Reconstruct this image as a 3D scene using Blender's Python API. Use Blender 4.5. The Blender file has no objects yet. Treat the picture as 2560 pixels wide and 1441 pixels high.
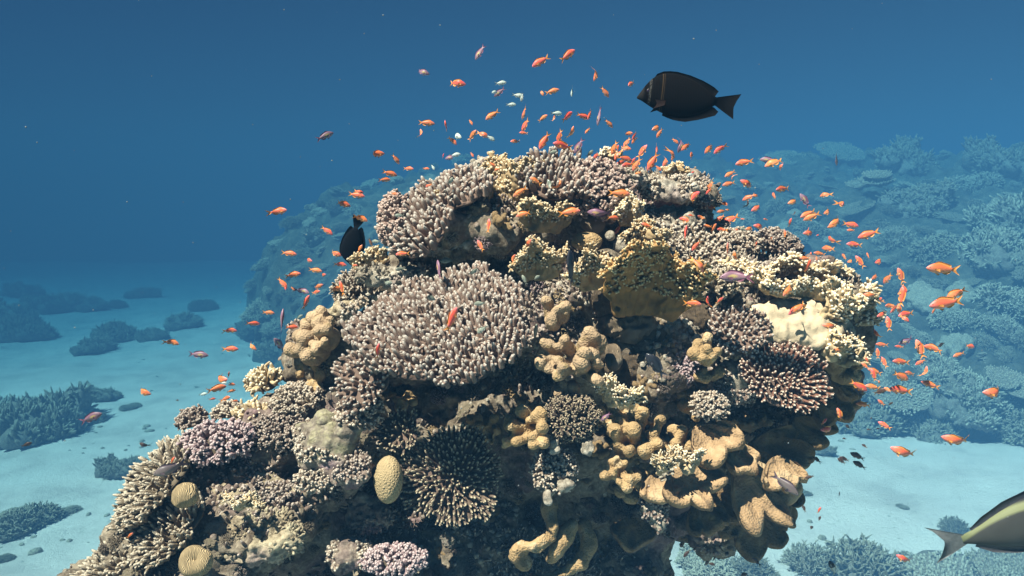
import bpy, bmesh, math, random
import numpy as np
from mathutils import Vector, Matrix, noise
from mathutils.bvhtree import BVHTree

SC = bpy.context.scene
COL = SC.collection
rng = np.random.default_rng(7)
random.seed(7)

# ------------------------------------------------------------------ camera
K = 1.6                           # size of the far setting
CAM_Z = 4.5 * K
PITCH = math.radians(5.7)
FPX = 2009.0                      # focal length in pixels of the 2560 wide photograph
cam_data = bpy.data.cameras.new("camera")
cam_data.sensor_width = 36.0
cam_data.lens = 36.0 * FPX / 2560.0
cam_data.clip_start = 0.05
cam_data.clip_end = 500.0
cam = bpy.data.objects.new("camera", cam_data)
cam.location = (0, 0, CAM_Z)
cam.rotation_euler = (math.pi / 2 - PITCH, 0, 0)
COL.objects.link(cam)
SC.camera = cam
CC = Vector((0, 0, CAM_Z))
RT = Vector((1, 0, 0))
FW = Vector((0, math.cos(PITCH), -math.sin(PITCH)))
UP = Vector((0, math.sin(PITCH), math.cos(PITCH)))

# ------------------------------------------------------------------ world: the open water around the reef
SUN_DIR = Vector((-0.42, -0.34, 0.84)).normalized()      # towards the sun
SUN_EL = math.asin(SUN_DIR.z)
SUN_AZ = math.atan2(SUN_DIR.x, SUN_DIR.y)
world = bpy.data.worlds.new("World")
SC.world = world
world.use_nodes = True
nt = world.node_tree
nt.nodes.clear()
wo = nt.nodes.new("ShaderNodeOutputWorld")
bg = nt.nodes.new("ShaderNodeBackground")
tc = nt.nodes.new("ShaderNodeTexCoord")
sx = nt.nodes.new("ShaderNodeSeparateXYZ")
mr = nt.nodes.new("ShaderNodeMapRange")
mr.inputs[1].default_value = -1.0
mr.inputs[2].default_value = 1.0
cr = nt.nodes.new("ShaderNodeValToRGB")
els = cr.color_ramp.elements
els[0].position = 0.0;  els[0].color = (0.012, 0.045, 0.06, 1)
els[1].position = 1.0;  els[1].color = (0.03, 0.05, 0.06, 1)
for p, c in ((0.44, (0.013, 0.055, 0.095, 1)), (0.50, (0.008, 0.038, 0.080, 1)),
             (0.56, (0.004, 0.015, 0.048, 1)), (0.64, (0.0028, 0.0095, 0.034, 1)), (0.80, (0.008, 0.03, 0.06, 1))):
    e = els.new(p); e.color = c
nt.links.new(tc.outputs['Generated'], sx.inputs[0])
nt.links.new(sx.outputs[2], mr.inputs[0])
nt.links.new(mr.outputs[0], cr.inputs[0])
sky = nt.nodes.new("ShaderNodeTexSky")
sky.sky_type = 'NISHITA'
sky.sun_disc = False
sky.sun_elevation = SUN_EL
sky.sun_rotation = SUN_AZ
# daylight filtered by the water above: only the steep part of the sky gets through the surface
win = nt.nodes.new("ShaderNodeMapRange")
win.inputs[1].default_value = 0.60
win.inputs[2].default_value = 0.95
win.interpolation_type = 'SMOOTHSTEP'
mul = nt.nodes.new("ShaderNodeMix"); mul.data_type = 'RGBA'; mul.blend_type = 'MULTIPLY'
mul.inputs[0].default_value = 1.0
mul.inputs[7].default_value = (0.006, 0.012, 0.015, 1)
mul2 = nt.nodes.new("ShaderNodeMix"); mul2.data_type = 'RGBA'; mul2.blend_type = 'MULTIPLY'
mul2.inputs[0].default_value = 1.0
add = nt.nodes.new("ShaderNodeMix"); add.data_type = 'RGBA'; add.blend_type = 'ADD'
add.inputs[0].default_value = 1.0
nt.links.new(sx.outputs[2], win.inputs[0])
nt.links.new(sky.outputs[0], mul.inputs[6])
nt.links.new(mul.outputs[2], mul2.inputs[6])
nt.links.new(win.outputs[0], mul2.inputs[7])
nt.links.new(cr.outputs[0], add.inputs[6])
nt.links.new(mul2.outputs[2], add.inputs[7])
nt.links.new(add.outputs[2], bg.inputs[0])
bg.inputs[1].default_value = 1.0
nt.links.new(bg.outputs[0], wo.inputs[0])

# ------------------------------------------------------------------ sun
sd = bpy.data.lights.new("sun", 'SUN')
sd.energy = 5.0
sd.angle = math.radians(0.5)
sd.color = (1.0, 0.77, 0.62)
sun = bpy.data.objects.new("sun", sd)
sun.rotation_euler = SUN_DIR.to_track_quat('Z', 'Y').to_euler()
COL.objects.link(sun)

SC.view_settings.view_transform = 'Standard'
SC.view_settings.look = 'None'
SC.view_settings.exposure = 2.0
SC.view_settings.gamma = 1.0
SC.render.engine = 'CYCLES'
SC.cycles.use_denoising = True
SC.cycles.max_bounces = 4
SC.cycles.diffuse_bounces = 1
SC.cycles.glossy_bounces = 1
SC.cycles.transmission_bounces = 2
SC.cycles.volume_bounces = 0
SC.cycles.caustics_reflective = False
SC.cycles.caustics_refractive = False

# ------------------------------------------------------------------ helpers
def P(px, py, d):
    """world point seen at photo pixel (px,py) at forward depth d"""
    return CC + d * (FW + RT * ((px - 1280.0) / FPX) + UP * ((720.5 - py) / FPX))

def project(p):
    v = Vector(p) - CC
    d = v.dot(FW)
    return 1280 + FPX * v.dot(RT) / d, 720.5 - FPX * v.dot(UP) / d, d

def tag(o, label=None, cat=None, group=None, kind=None):
    if label: o['label'] = label
    if cat: o['category'] = cat
    if group: o['group'] = group
    if kind: o['kind'] = kind
    return o

def mesh_from(name, V, F4=None, F3=None, tip=None):
    V = np.asarray(V, dtype=np.float32).reshape(-1, 3)
    me = bpy.data.meshes.new(name)
    me.vertices.add(len(V))
    me.vertices.foreach_set('co', V.ravel())
    idx, starts, tot = [], [], 0
    parts = []
    if F4 is not None and len(F4):
        F4 = np.asarray(F4, dtype=np.int32).reshape(-1, 4); parts.append(F4)
    if F3 is not None and len(F3):
        F3 = np.asarray(F3, dtype=np.int32).reshape(-1, 3); parts.append(F3)
    loops = np.concatenate([p.ravel() for p in parts])
    for p in parts:
        n, k = p.shape
        starts.append(tot + np.arange(n) * k); tot += n * k
    starts = np.concatenate(starts)
    me.loops.add(len(loops))
    me.loops.foreach_set('vertex_index', loops)
    me.polygons.add(len(starts))
    me.polygons.foreach_set('loop_start', starts.astype(np.int32))
    me.polygons.foreach_set('use_smooth', np.ones(len(starts), dtype=bool))
    me.update(calc_edges=True)
    if tip is not None:
        a = me.attributes.new('tip', 'FLOAT', 'POINT')
        a.data.foreach_set('value', np.asarray(tip, dtype=np.float32))
    me.validate()
    return me

def obj(name, me, mat=None, parent=None, loc=None):
    o = bpy.data.objects.new(name, me)
    if mat is not None and me is not None and not me.materials:
        me.materials.append(mat)
    COL.objects.link(o)
    if parent is not None: o.parent = parent
    if loc is not None: o.location = loc
    return o

class MB:
    def __init__(s): s.V=[]; s.F4=[]; s.F3=[]; s.T=[]; s.n=0
    def add(s, V, F4=None, F3=None, T=None):
        V = np.asarray(V, dtype=float).reshape(-1,3)
        if F4 is not None and len(F4): s.F4.append(np.asarray(F4).reshape(-1,4)+s.n)
        if F3 is not None and len(F3): s.F3.append(np.asarray(F3).reshape(-1,3)+s.n)
        s.V.append(V); s.T.append(np.zeros(len(V)) if T is None else np.asarray(T).ravel())
        s.n += len(V)
    def mesh(s, name):
        return mesh_from(name, np.concatenate(s.V), np.concatenate(s.F4) if s.F4 else None,
                         np.concatenate(s.F3) if s.F3 else None, np.concatenate(s.T))

def nrm(a): return a / np.maximum(np.linalg.norm(a, axis=-1, keepdims=True), 1e-9)

T_FING = np.array([0, .3, .6, .8, .92, .985, 1.0])
R_FING = np.array([1.0, .97, .93, .84, .62, .28, .02])
T_LO = np.array([0, .5, .85, 1.0]); R_LO = np.array([1.0, .95, .72, .05])

def tubes(mb, base, axis, length, rad, bend=None, segs=6, taper=0.8, jitter=0.08, lo=False, flat=None):
    """many tapered round-tipped branches at once"""
    base = np.asarray(base, float); n = len(base)
    if n == 0: return
    axis = nrm(np.asarray(axis, float))
    length = np.broadcast_to(np.asarray(length, float), (n,)); rad = np.broadcast_to(np.asarray(rad, float), (n,))
    ts, rs = (T_LO, R_LO) if lo else (T_FING, R_FING)
    ref = np.where(np.abs(axis[:, 2:3]) < .9, np.array([[0, 0, 1.]]), np.array([[1., 0, 0]]))
    u = nrm(np.cross(axis, ref)); v = np.cross(axis, u)
    th = np.arange(segs) * 2 * math.pi / segs
    c, s_ = np.cos(th), np.sin(th)
    K = len(ts)
    ctr = base[:, None, :] + axis[:, None, :] * (ts[None, :, None] * length[:, None, None])
    if bend is not None:
        ctr = ctr + np.asarray(bend, float)[:, None, :] * (ts[None, :, None] ** 2)
    rr = rad[:, None] * rs[None, :] * (1 - (1 - taper) * ts[None, :])
    rr = rr[:, :, None] * (1 + rng.uniform(-jitter, jitter, (n, K, segs)))
    circ = c[None, :, None] * u[:, None, :] + s_[None, :, None] * v[:, None, :]
    V = ctr[:, :, None, :] + rr[..., None] * circ[:, None, :, :]
    base_i = (np.arange(n) * K * segs)[:, None, None]
    k = np.arange(K - 1)[None, :, None]; j = np.arange(segs)[None, None, :]; j2 = (j + 1) % segs
    F = np.stack([base_i + k*segs + j, base_i + k*segs + j2, base_i + (k+1)*segs + j2, base_i + (k+1)*segs + j], -1)
    T = np.broadcast_to(ts[None, :, None], (n, K, segs))
    mb.add(V.reshape(-1, 3), F4=F.reshape(-1, 4), T=T.reshape(-1))

def ball(mb, c, r, seg=12, ring=8, T=0.0, rot=None):
    """ellipsoid; r may be a triple"""
    r = np.broadcast_to(np.asarray(r, float), (3,))
    ph = np.linspace(0, math.pi, ring + 1)[1:-1]; th = np.arange(seg) * 2 * math.pi / seg
    V = np.stack([np.outer(np.sin(ph), np.cos(th)), np.outer(np.sin(ph), np.sin(th)), np.outer(np.cos(ph), np.ones(seg))], -1).reshape(-1, 3)
    V = np.vstack([V, [[0, 0, 1], [0, 0, -1]]]) * r
    if rot is not None: V = V @ np.asarray(rot).T
    V = V + np.asarray(c, float)
    m = ring - 1
    F4 = [(i*seg + j, (i+1)*seg + j, (i+1)*seg + (j+1) % seg, i*seg + (j+1) % seg) for i in range(m-1) for j in range(seg)]
    F3 = [(m*seg, j, (j+1) % seg) for j in range(seg)] + [(m*seg+1, (m-1)*seg + (j+1) % seg, (m-1)*seg + j) for j in range(seg)]
    mb.add(V, F4, F3, np.full(len(V), T))

def remeshed(mb, name, voxel, smooth=2):
    """weld overlapping shapes into one skin"""
    me = mb.mesh(name + "_raw")
    o = bpy.data.objects.new("tmp", me); COL.objects.link(o)
    m = o.modifiers.new("r", 'REMESH'); m.mode = 'VOXEL'; m.voxel_size = voxel; m.use_smooth_shade = True
    if smooth:
        s = o.modifiers.new("s", 'SMOOTH'); s.factor = 0.5; s.iterations = smooth
    dg = bpy.context.evaluated_depsgraph_get()
    out = bpy.data.meshes.new_from_object(o.evaluated_get(dg))
    out.name = name
    bpy.data.objects.remove(o); bpy.data.meshes.remove(me)
    out.polygons.foreach_set('use_smooth', np.ones(len(out.polygons), dtype=bool))
    return out

def get_co(me):
    a = np.empty(len(me.vertices) * 3, dtype=np.float32); me.vertices.foreach_get('co', a); return a.reshape(-1, 3).astype(float)
def get_no(me):
    a = np.empty(len(me.vertices) * 3, dtype=np.float32); me.vertices.foreach_get('normal', a); return a.reshape(-1, 3).astype(float)
def set_co(me, V):
    me.vertices.foreach_set('co', np.asarray(V, dtype=np.float32).ravel()); me.update()

def _h(ix, iy, iz, k):
    h = (ix * 374761393 + iy * 668265263 + iz * 1274126177 + k * 974711) & 0x7fffffff
    h = ((h ^ (h >> 13)) * 1103515245) & 0x7fffffff
    h = ((h ^ (h >> 16)) * 69069 + 12345) & 0x7fffffff
    return (h & 0xffff) / 65535.0

def vnoise(p):
    """smooth value noise in -1..1 (numpy)"""
    p = np.asarray(p, float); i = np.floor(p).astype(np.int64); f = p - i; f = f * f * (3 - 2 * f)
    r = np.zeros(len(p))
    for a in (0, 1):
        wa = f[:, 0] if a else 1 - f[:, 0]
        for b in (0, 1):
            wb = f[:, 1] if b else 1 - f[:, 1]
            for c in (0, 1):
                wc = f[:, 2] if c else 1 - f[:, 2]
                r += wa * wb * wc * _h(i[:, 0] + a, i[:, 1] + b, i[:, 2] + c, 1)
    return r * 2 - 1

def fbm(p, oct=4, gain=0.5):
    r = 0; a = 1.0
    for k in range(oct):
        r = r + a * vnoise(np.asarray(p) * 2.03 ** k + 17.3 * k); a *= gain
    return r

def worley(p):
    """distance to the nearest cell point (numpy)"""
    p = np.asarray(p, float); i = np.floor(p).astype(np.int64); best = np.full(len(p), 9.0)
    for a in (-1, 0, 1):
        for b in (-1, 0, 1):
            for c in (-1, 0, 1):
                j = i + np.array([a, b, c])
                q = j + np.stack([_h(j[:, 0], j[:, 1], j[:, 2], k) for k in (2, 3, 4)], -1)
                best = np.minimum(best, ((p - q) ** 2).sum(1))
    return np.sqrt(best)

def displace(me, specs, seed=0.0):
    """push vertices along their normals by layered noise; specs = [(frequency, amplitude, kind)]"""
    V = get_co(me); N = get_no(me); D = np.zeros(len(V))
    off = np.array([seed * 3.17, seed * 1.73, seed * 2.31])
    for f, a, kind in specs:
        p = V * f + off
        if kind == 'n': D += a * vnoise(p)
        elif kind == 'f': D += a * fbm(p)
        elif kind == 'b': D += a * (0.55 - worley(p))                      # rounded knobs
        elif kind == 'p': D -= a * np.maximum(0, 1 - 2.2 * worley(p))       # pits
        elif kind == 'r': D += a * (1 - 2.5 * np.abs(vnoise(p)))            # ridges
    set_co(me, V + N * D[:, None])

# ------------------------------------------------------------------ materials
def mat_new(name):
    m = bpy.data.materials.new(name); m.use_nodes = True
    t = m.node_tree; b = t.nodes['Principled BSDF']
    return m, t, b

def mixc(t, fac, a, b, blend='MIX'):
    n = t.nodes.new("ShaderNodeMix"); n.data_type = 'RGBA'; n.blend_type = blend
    for k, v in ((0, fac), (6, a), (7, b)):
        if isinstance(v, (int, float)): n.inputs[k].default_value = v
        elif isinstance(v, tuple): n.inputs[k].default_value = v if len(v) == 4 else v + (1,)
        else: t.links.new(v, n.inputs[k])
    return n.outputs[2]

def noise_tex(t, scale, detail=4, rough=0.6, coord='Object', vec=None, dist=0.0):
    n = t.nodes.new("ShaderNodeTexNoise"); n.inputs['Scale'].default_value = scale
    n.inputs['Detail'].default_value = detail; n.inputs['Roughness'].default_value = rough
    n.inputs['Distortion'].default_value = dist
    if vec is None:
        c = t.nodes.new("ShaderNodeTexCoord"); vec = c.outputs[coord]
    t.links.new(vec, n.inputs['Vector'])
    return n.outputs[0]

def vor_tex(t, scale, feature='F1', coord='Object', rnd=1.0):
    n = t.nodes.new("ShaderNodeTexVoronoi"); n.feature = feature; n.inputs['Scale'].default_value = scale
    n.inputs['Randomness'].default_value = rnd
    c = t.nodes.new("ShaderNodeTexCoord"); t.links.new(c.outputs[coord], n.inputs['Vector'])
    return n.outputs['Distance']

def ramp(t, fac, stops):
    n = t.nodes.new("ShaderNodeValToRGB"); e = n.color_ramp.elements
    e[0].position, e[0].color = stops[0][0], stops[0][1] + (1,)
    e[1].position, e[1].color = stops[-1][0], stops[-1][1] + (1,)
    for p, c in stops[1:-1]:
        k = e.new(p); k.color = c + (1,)
    t.links.new(fac, n.inputs[0]); return n.outputs[0]

def bump(t, b, height, strength=0.5, dist=0.01):
    n = t.nodes.new("ShaderNodeBump"); n.inputs['Strength'].default_value = strength; n.inputs['Distance'].default_value = dist
    t.links.new(height, n.inputs['Height']); t.links.new(n.outputs[0], b.inputs['Normal'])

def coral_mat(name, base, tipc=None, tip0=0.55, tip1=0.98, bscale=260, bstr=0.5, bdist=0.003, var=0.35, patch=None, rough=0.85, kind='vor', dark=None):
    """coral skin: body colour varied by noise, paler growing tips, polyp relief"""
    m, t, b = mat_new(name)
    nz = noise_tex(t, 14, 4)
    dk = dark or tuple(c * (1 - var) for c in base); lt = tuple(min(1, c * (1 + var * .8)) for c in base)
    col = ramp(t, nz, [(0.32, dk), (0.5, base), (0.68, lt)])
    if patch:
        pn = noise_tex(t, patch[1], 3); pf = ramp(t, pn, [(patch[2], (0, 0, 0)), (patch[2] + .12, (1, 1, 1))])
        col = mixc(t, pf, col, patch[0])
    if tipc:
        a = t.nodes.new("ShaderNodeAttribute"); a.attribute_name = 'tip'
        f = t.nodes.new("ShaderNodeMapRange"); f.inputs[1].default_value = tip0; f.inputs[2].default_value = tip1
        f.interpolation_type = 'SMOOTHSTEP'
        t.links.new(a.outputs['Fac'], f.inputs[0])
        col = mixc(t, f.outputs[0], col, tipc)
    t.links.new(col, b.inputs['Base Color'])
    b.inputs['Roughness'].default_value = rough
    b.inputs['Specular IOR Level'].default_value = 0.25
    if kind == 'vor': h = vor_tex(t, bscale)
    elif kind == 'cells': h = vor_tex(t, bscale, 'DISTANCE_TO_EDGE')
    elif kind == 'meander':
        n = t.nodes.new("ShaderNodeTexWave"); n.inputs['Scale'].default_value = bscale; n.inputs['Distortion'].default_value = 22
        n.inputs['Detail'].default_value = 2; n.inputs['Detail Scale'].default_value = 0.35
        c = t.nodes.new("ShaderNodeTexCoord"); t.links.new(c.outputs['Object'], n.inputs['Vector'])
        h = n.outputs[1]
    else: h = noise_tex(t, bscale, 5, 0.7)
    bump(t, b, h, bstr, bdist)
    return m
# ================================================================== SETTING
# ------------------------------------------------------------------ seabed of white sand
def foot_dist(x, y):
    """distance behind the foot line of the reef slope (positive = on the slope)"""
    xs = np.array([-40., -18., -13.5, -11., -8.5, -4., 2., 6.0, 9.5, 14., 40.])
    ys = np.array([260., 120., 58., 32., 25.5, 21.5, 17.6, 14.6, 14.0, 12.0, 2.0])
    fy = np.interp(x, xs, ys)
    return (y - fy) * 0.76

def slope_h(x, y):
    d = foot_dist(x, y)
    L = np.interp(x, [-12, -8, -3, 3, 10, 18], [4.5, 4.0, 6.5, 9.0, 13.5, 13.0])
    H = np.interp(x, [-20, -12.5, -8.5, -4, 3, 10, 20], [1.2, 2.0, 4.9, 6.2, 6.4, 7.2, 7.4])
    h = H * (1 - np.exp(-np.maximum(d, 0) / L))
    return np.where(d > 0, h, d * 0.25)

def sand_h(x, y):
    p = np.stack([x, y, np.zeros_like(x)], -1).reshape(-1, 3)
    z = -np.minimum(1.5, .075 * np.maximum(0, -x.reshape(-1) - 1.5)) + 0.22 * fbm(p * 0.16, 3) + 0.05 * fbm(p * 0.9 + 7, 3) + 0.022 * vnoise(p * np.array([3.0, 6.0, 1]))
    return z.reshape(x.shape)

def grid_mesh(name, xs, ys, hf):
    X, Y = np.meshgrid(xs, ys)
    Z = hf(X, Y) * K; X = X * K; Y = Y * K
    nx, ny = len(xs), len(ys)
    i = np.arange(ny - 1)[:, None] * nx + np.arange(nx - 1)[None, :]
    F = np.stack([i, i + 1, i + nx + 1, i + nx], -1).reshape(-1, 4)
    return mesh_from(name, np.stack([X, Y, Z], -1).reshape(-1, 3), F)

m_sand, t, b = mat_new("sand")
n1 = noise_tex(t, 0.45, 6, 0.65); n2 = noise_tex(t, 6, 5, 0.7)
col = ramp(t, n1, [(0.34, (0.62, 0.56, 0.52)), (0.5, (0.78, 0.71, 0.66)), (0.7, (0.86, 0.80, 0.75))])
rub = ramp(t, n2, [(0.60, (0, 0, 0)), (0.70, (1, 1, 1))])
zone = ramp(t, noise_tex(t, 0.18, 4), [(0.47, (0, 0, 0)), (0.62, (.8, .8, .8))])
mk = mixc(t, 1.0, rub, zone, 'MULTIPLY')
col = mixc(t, mk, col, (0.27, 0.28, 0.22))
t.links.new(col, b.inputs['Base Color']); b.inputs['Roughness'].default_value = 0.95
b.inputs['Specular IOR Level'].default_value = 0.1
bump(t, b, noise_tex(t, 9, 7, 0.75), 0.9, 0.12)
xs = np.concatenate([np.linspace(-70, -22, 40), np.linspace(-21, 21, 190), np.linspace(22, 70, 40)])
ys = np.concatenate([np.linspace(-38, 2, 30), np.linspace(2.3, 34, 190), np.linspace(35, 90, 50)])
tag(obj("sand_seabed", grid_mesh("sand_seabed", xs, ys, sand_h), m_sand), kind='structure')

# ------------------------------------------------------------------ reef slope behind
def reef_h(x, y):
    p = np.stack([x, y, np.zeros_like(x)], -1).reshape(-1, 3)
    d = foot_dist(x, y).reshape(-1)
    edge = d + 1.6 * fbm(p * 0.33 + 3, 3)
    base = slope_h(x, y).reshape(-1)
    k = np.clip(edge / 1.2, 0, 1)
    kn = 0.55 - worley(p * 0.9 + 5); kn2 = 0.55 - worley(p * 2.3 + 9)
    lump = 0.9 * np.maximum(0, fbm(p * 0.30 + 11, 3)) + 0.75 * kn + 0.30 * kn2 + 0.10 * fbm(p * 4.0, 3)
    z = base + k * (0.35 + lump) - (1 - k) * 1.6 - np.minimum(1.5, .075 * np.maximum(0, -x.reshape(-1) - 1.5)) * (1 - k)
    return z.reshape(x.shape)

m_reef, t, b = mat_new("reef_rock_far")
n1 = noise_tex(t, 1.6, 6, 0.7); n2 = noise_tex(t, 8, 5, 0.7)
col = ramp(t, n1, [(0.30, (0.05, 0.05, 0.035)), (0.46, (0.10, 0.10, 0.07)), (0.58, (0.17, 0.165, 0.12)), (0.74, (0.34, 0.33, 0.26))])
col = mixc(t, 0.6, col, ramp(t, n2, [(0.3, (0.35, 0.35, 0.35)), (0.7, (1, 1, 1))]), 'MULTIPLY')
t.links.new(col, b.inputs['Base Color']); b.inputs['Roughness'].default_value = 0.95
bump(t, b, noise_tex(t, 6, 6, 0.75), 1.0, 0.15)
xs = np.concatenate([np.linspace(-60, -19, 50), np.linspace(-18.8, 26, 330), np.linspace(26.5, 60, 45)])
ys = np.concatenate([np.linspace(8, 44, 280), np.linspace(44.5, 88, 60)])
reef_me = grid_mesh("reef_slope", xs, ys, reef_h)
# drop faces that lie wholly under the sand
bm = bmesh.new(); bm.from_mesh(reef_me)
bmesh.ops.delete(bm, geom=[f for f in bm.faces if all(v.co.z < -0.8 * K - 1.5 for v in f.verts)], context='FACES')
bm.to_mesh(reef_me); bm.free()
tag(obj("reef_slope", reef_me, m_reef), kind='structure')
SLOPE_BVH = BVHTree.FromPolygons([v.co[:] for v in reef_me.vertices], [p.vertices[:] for p in reef_me.polygons])

# ------------------------------------------------------------------ the coral rock pillar
MPP = 1.0 / FPX
def ell(mb, px, py, d, rx, ry, rz, rot=0.0):
    M = Matrix.Rotation(rot, 3, 'Y')
    ball(mb, P(px, py, d), (rx, ry, rz), 28, 18, rot=np.array(M))

mb = MB()
ell(mb, 1330, 545, 3.05, .46, .38, .17)            # crown
ell(mb, 1200, 570, 2.82, .24, .22, .075, .1)       # ledge at the left of the crown
ell(mb, 1060, 575, 2.90, .14, .16, .10)
ell(mb, 1500, 510, 3.04, .24, .24, .12)
ell(mb, 1660, 490, 3.05, .17, .20, .055, .08)      # right shelf
ell(mb, 1640, 590, 3.05, .25, .25, .11)
ell(mb, 1290, 680, 3.18, .36, .28, .22)            # back wall of the hollow
ell(mb, 1010, 700, 2.98, .22, .22, .10)
ell(mb, 1560, 720, 2.88, .46, .36, .17)
ell(mb, 1830, 720, 2.86, .34, .32, .13)
ell(mb, 1960, 800, 2.78, .24, .28, .17)
ell(mb, 1600, 880, 2.78, .34, .34, .22)
ell(mb, 1380, 800, 2.86, .24, .24, .16)
ell(mb, 1050, 860, 2.86, .30, .26, .13)
ell(mb, 880, 880, 2.84, .19, .20, .14)
ell(mb, 1300, 1050, 3.08, .62, .40, .36)           # dark core under the plates
ell(mb, 1700, 1080, 2.88, .28, .30, .25)
ell(mb, 1870, 1130, 2.90, .17, .22, .22)
ell(mb, 1980, 960, 2.88, .16, .22, .17)
ell(mb, 1450, 1110, 2.80, .26, .22, .18)
ell(mb, 860, 1060, 2.80, .21, .24, .16)            # left shoulder
ell(mb, 720, 1090, 2.78, .22, .26, .13)
ell(mb, 830, 1170, 2.66, .13, .18, .13)
ell(mb, 560, 1190, 2.72, .26, .28, .12, -.25)
ell(mb, 640, 1300, 2.58, .22, .22, .14, -.3)
ell(mb, 430, 1310, 2.66, .22, .26, .12, -.4)
ell(mb, 460, 1440, 2.56, .34, .28, .15, -.35)
ell(mb, 300, 1470, 2.62, .22, .26, .12, -.3)
ell(mb, 1180, 1380, 3.02, .50, .38, .35)
ell(mb, 1000, 1420, 2.78, .24, .24, .13)
ell(mb, 1380, 1420, 2.90, .22, .26, .20)
ell(mb, 1560, 1340, 2.95, .17, .24, .2)
ell(mb, 1560, 1250, 2.9, .25, .24, .12)
ell(mb, 1780, 1310, 2.95, .13, .14, .08)
for q, rx in zip(np.linspace(CAM_Z - 1.85, .2, 11), np.linspace(.60, 1.6, 11)):   # foot down to the sand
    c = P(1180, 1300, 3.05); ball(mb, (c.x, c.y + .1, q), (rx, rx * .8, .55), 28, 18)
for q, rx in zip(np.linspace(CAM_Z - 2.3, .2, 8), np.linspace(.6, 1.3, 8)):
    ball(mb, (-1.0, 2.85, q), (rx, rx * .85, .75), 28, 18)
    ball(mb, (-1.28, 2.72, q - .2), (rx * .75, rx * .7, .75), 28, 18)
ell(mb, 830, 1400, 2.98, .30, .26, .34)
ell(mb, 760, 1300, 2.85, .2, .2, .2)
pillar_me = remeshed(mb, "reef_pillar", 0.0125, 2)
displace(pillar_me, [(3.2, .045, 'n'), (6.5, .045, 'b'), (13, .030, 'b'), (9, .030, 'r'), (28, .020, 'b'), (48, .012, 'b'), (22, .024, 'p'), (75, .004, 'n')], 2.0)

def rock_material(name, dark, mid, light, pink, bumpd=0.012):
    m, t, b = mat_new(name)
    n1 = noise_tex(t, 7, 7, 0.72); n2 = noise_tex(t, 38, 6, 0.75); n3 = noise_tex(t, 3.1, 5, .6)
    col = ramp(t, n1, [(0.28, dark), (0.45, mid), (0.56, light), (0.66, mid), (0.8, light)])
    pk = ramp(t, n3, [(0.52, (0, 0, 0)), (0.62, (1, 1, 1))])
    col = mixc(t, pk, col, pink)
    col = mixc(t, 0.8, col, ramp(t, n2, [(0.32, (0.25, 0.21, 0.18)), (0.50, (1, 1, 1)), (.8, (1.0, 1.0, 1.0))]), 'MULTIPLY')
    vv = vor_tex(t, 75)
    col = mixc(t, 0.45, col, ramp(t, vv, [(0.15, (1, 1, 1)), (0.6, (.30, .27, .25))]), 'MULTIPLY')
    t.links.new(col, b.inputs['Base Color']); b.inputs['Roughness'].default_value = 0.95
    b.inputs['Specular IOR Level'].default_value = 0.15
    bump(t, b, n2, 1.0, bumpd)
    return m
m_rock = rock_material("reef_rock", (0.08, 0.06, 0.045), (0.23, 0.18, 0.13), (0.38, 0.315, 0.235), (0.27, 0.185, 0.175))
pillar = obj("reef_pillar", pillar_me, m_rock)
GROW = True
tag(pillar, "tall coral rock pillar rising from the sand, carrying all the near corals", "rock")
PV = [v.co[:] for v in pillar_me.vertices]; PF = [p.vertices[:] for p in pillar_me.polygons]
PILLAR_BVH = BVHTree.FromPolygons(PV, PF)

def hit_px(px, py, bvh=None):
    """first rock surface seen at a photo pixel -> (point, normal, depth)"""
    d = (P(px, py, 1.0) - CC).normalized()
    loc, nor, idx, dist = (bvh or PILLAR_BVH).ray_cast(CC, d)
    if loc is None: return None
    return loc, nor, (loc - CC).dot(FW)
# ================================================================== CORALS
def frame(px, py, n=(0, .7, .7), spin=0.0, d=None, off=0.0, bvh=None):
    """matrix at the rock under a photo pixel; n = (right, up, towards camera) parts of the growth direction"""
    if d is None:
        h = hit_px(px, py, bvh)
        d = (h[2] - off) if h else 2.8 - off
    z = (RT * n[0] + UP * n[1] - FW * n[2]).normalized()
    x = RT - z * RT.dot(z)
    if x.length < .2: x = UP - z * UP.dot(z)
    x.normalize(); y = z.cross(x)
    M = Matrix((x, y, z)).transposed() @ Matrix.Rotation(spin, 3, 'Z')
    M4 = M.to_4x4(); M4.translation = P(px, py, d)
    return M4, d

def foresh(n):
    v = Vector(n).normalized(); return max(.3, abs(v.z))

def disc_points(rx, ry, sp, edge=1.0, wob=.08):
    """jittered hexagonal points in an ellipse -> x, y, fraction of the radius"""
    out = []
    ny = int(ry / (sp * .87)) + 1; nx = int(rx / sp) + 1
    k1, k2 = random.uniform(0, 6), random.uniform(0, 6)
    for j in range(-ny, ny + 1):
        for i in range(-nx - 1, nx + 2):
            x = (i + .5 * (j % 2) + random.uniform(-.3, .3)) * sp; y = (j * .87 + random.uniform(-.26, .26)) * sp
            a = math.atan2(y / ry, x / rx)
            lim = edge * (1 + wob * math.sin(3 * a + k1) + wob * .7 * math.sin(7 * a + k2))
            r = math.hypot(x / rx, y / ry) / lim
            if r <= 1: out.append((x, y, r))
    return np.array(out)

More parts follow.
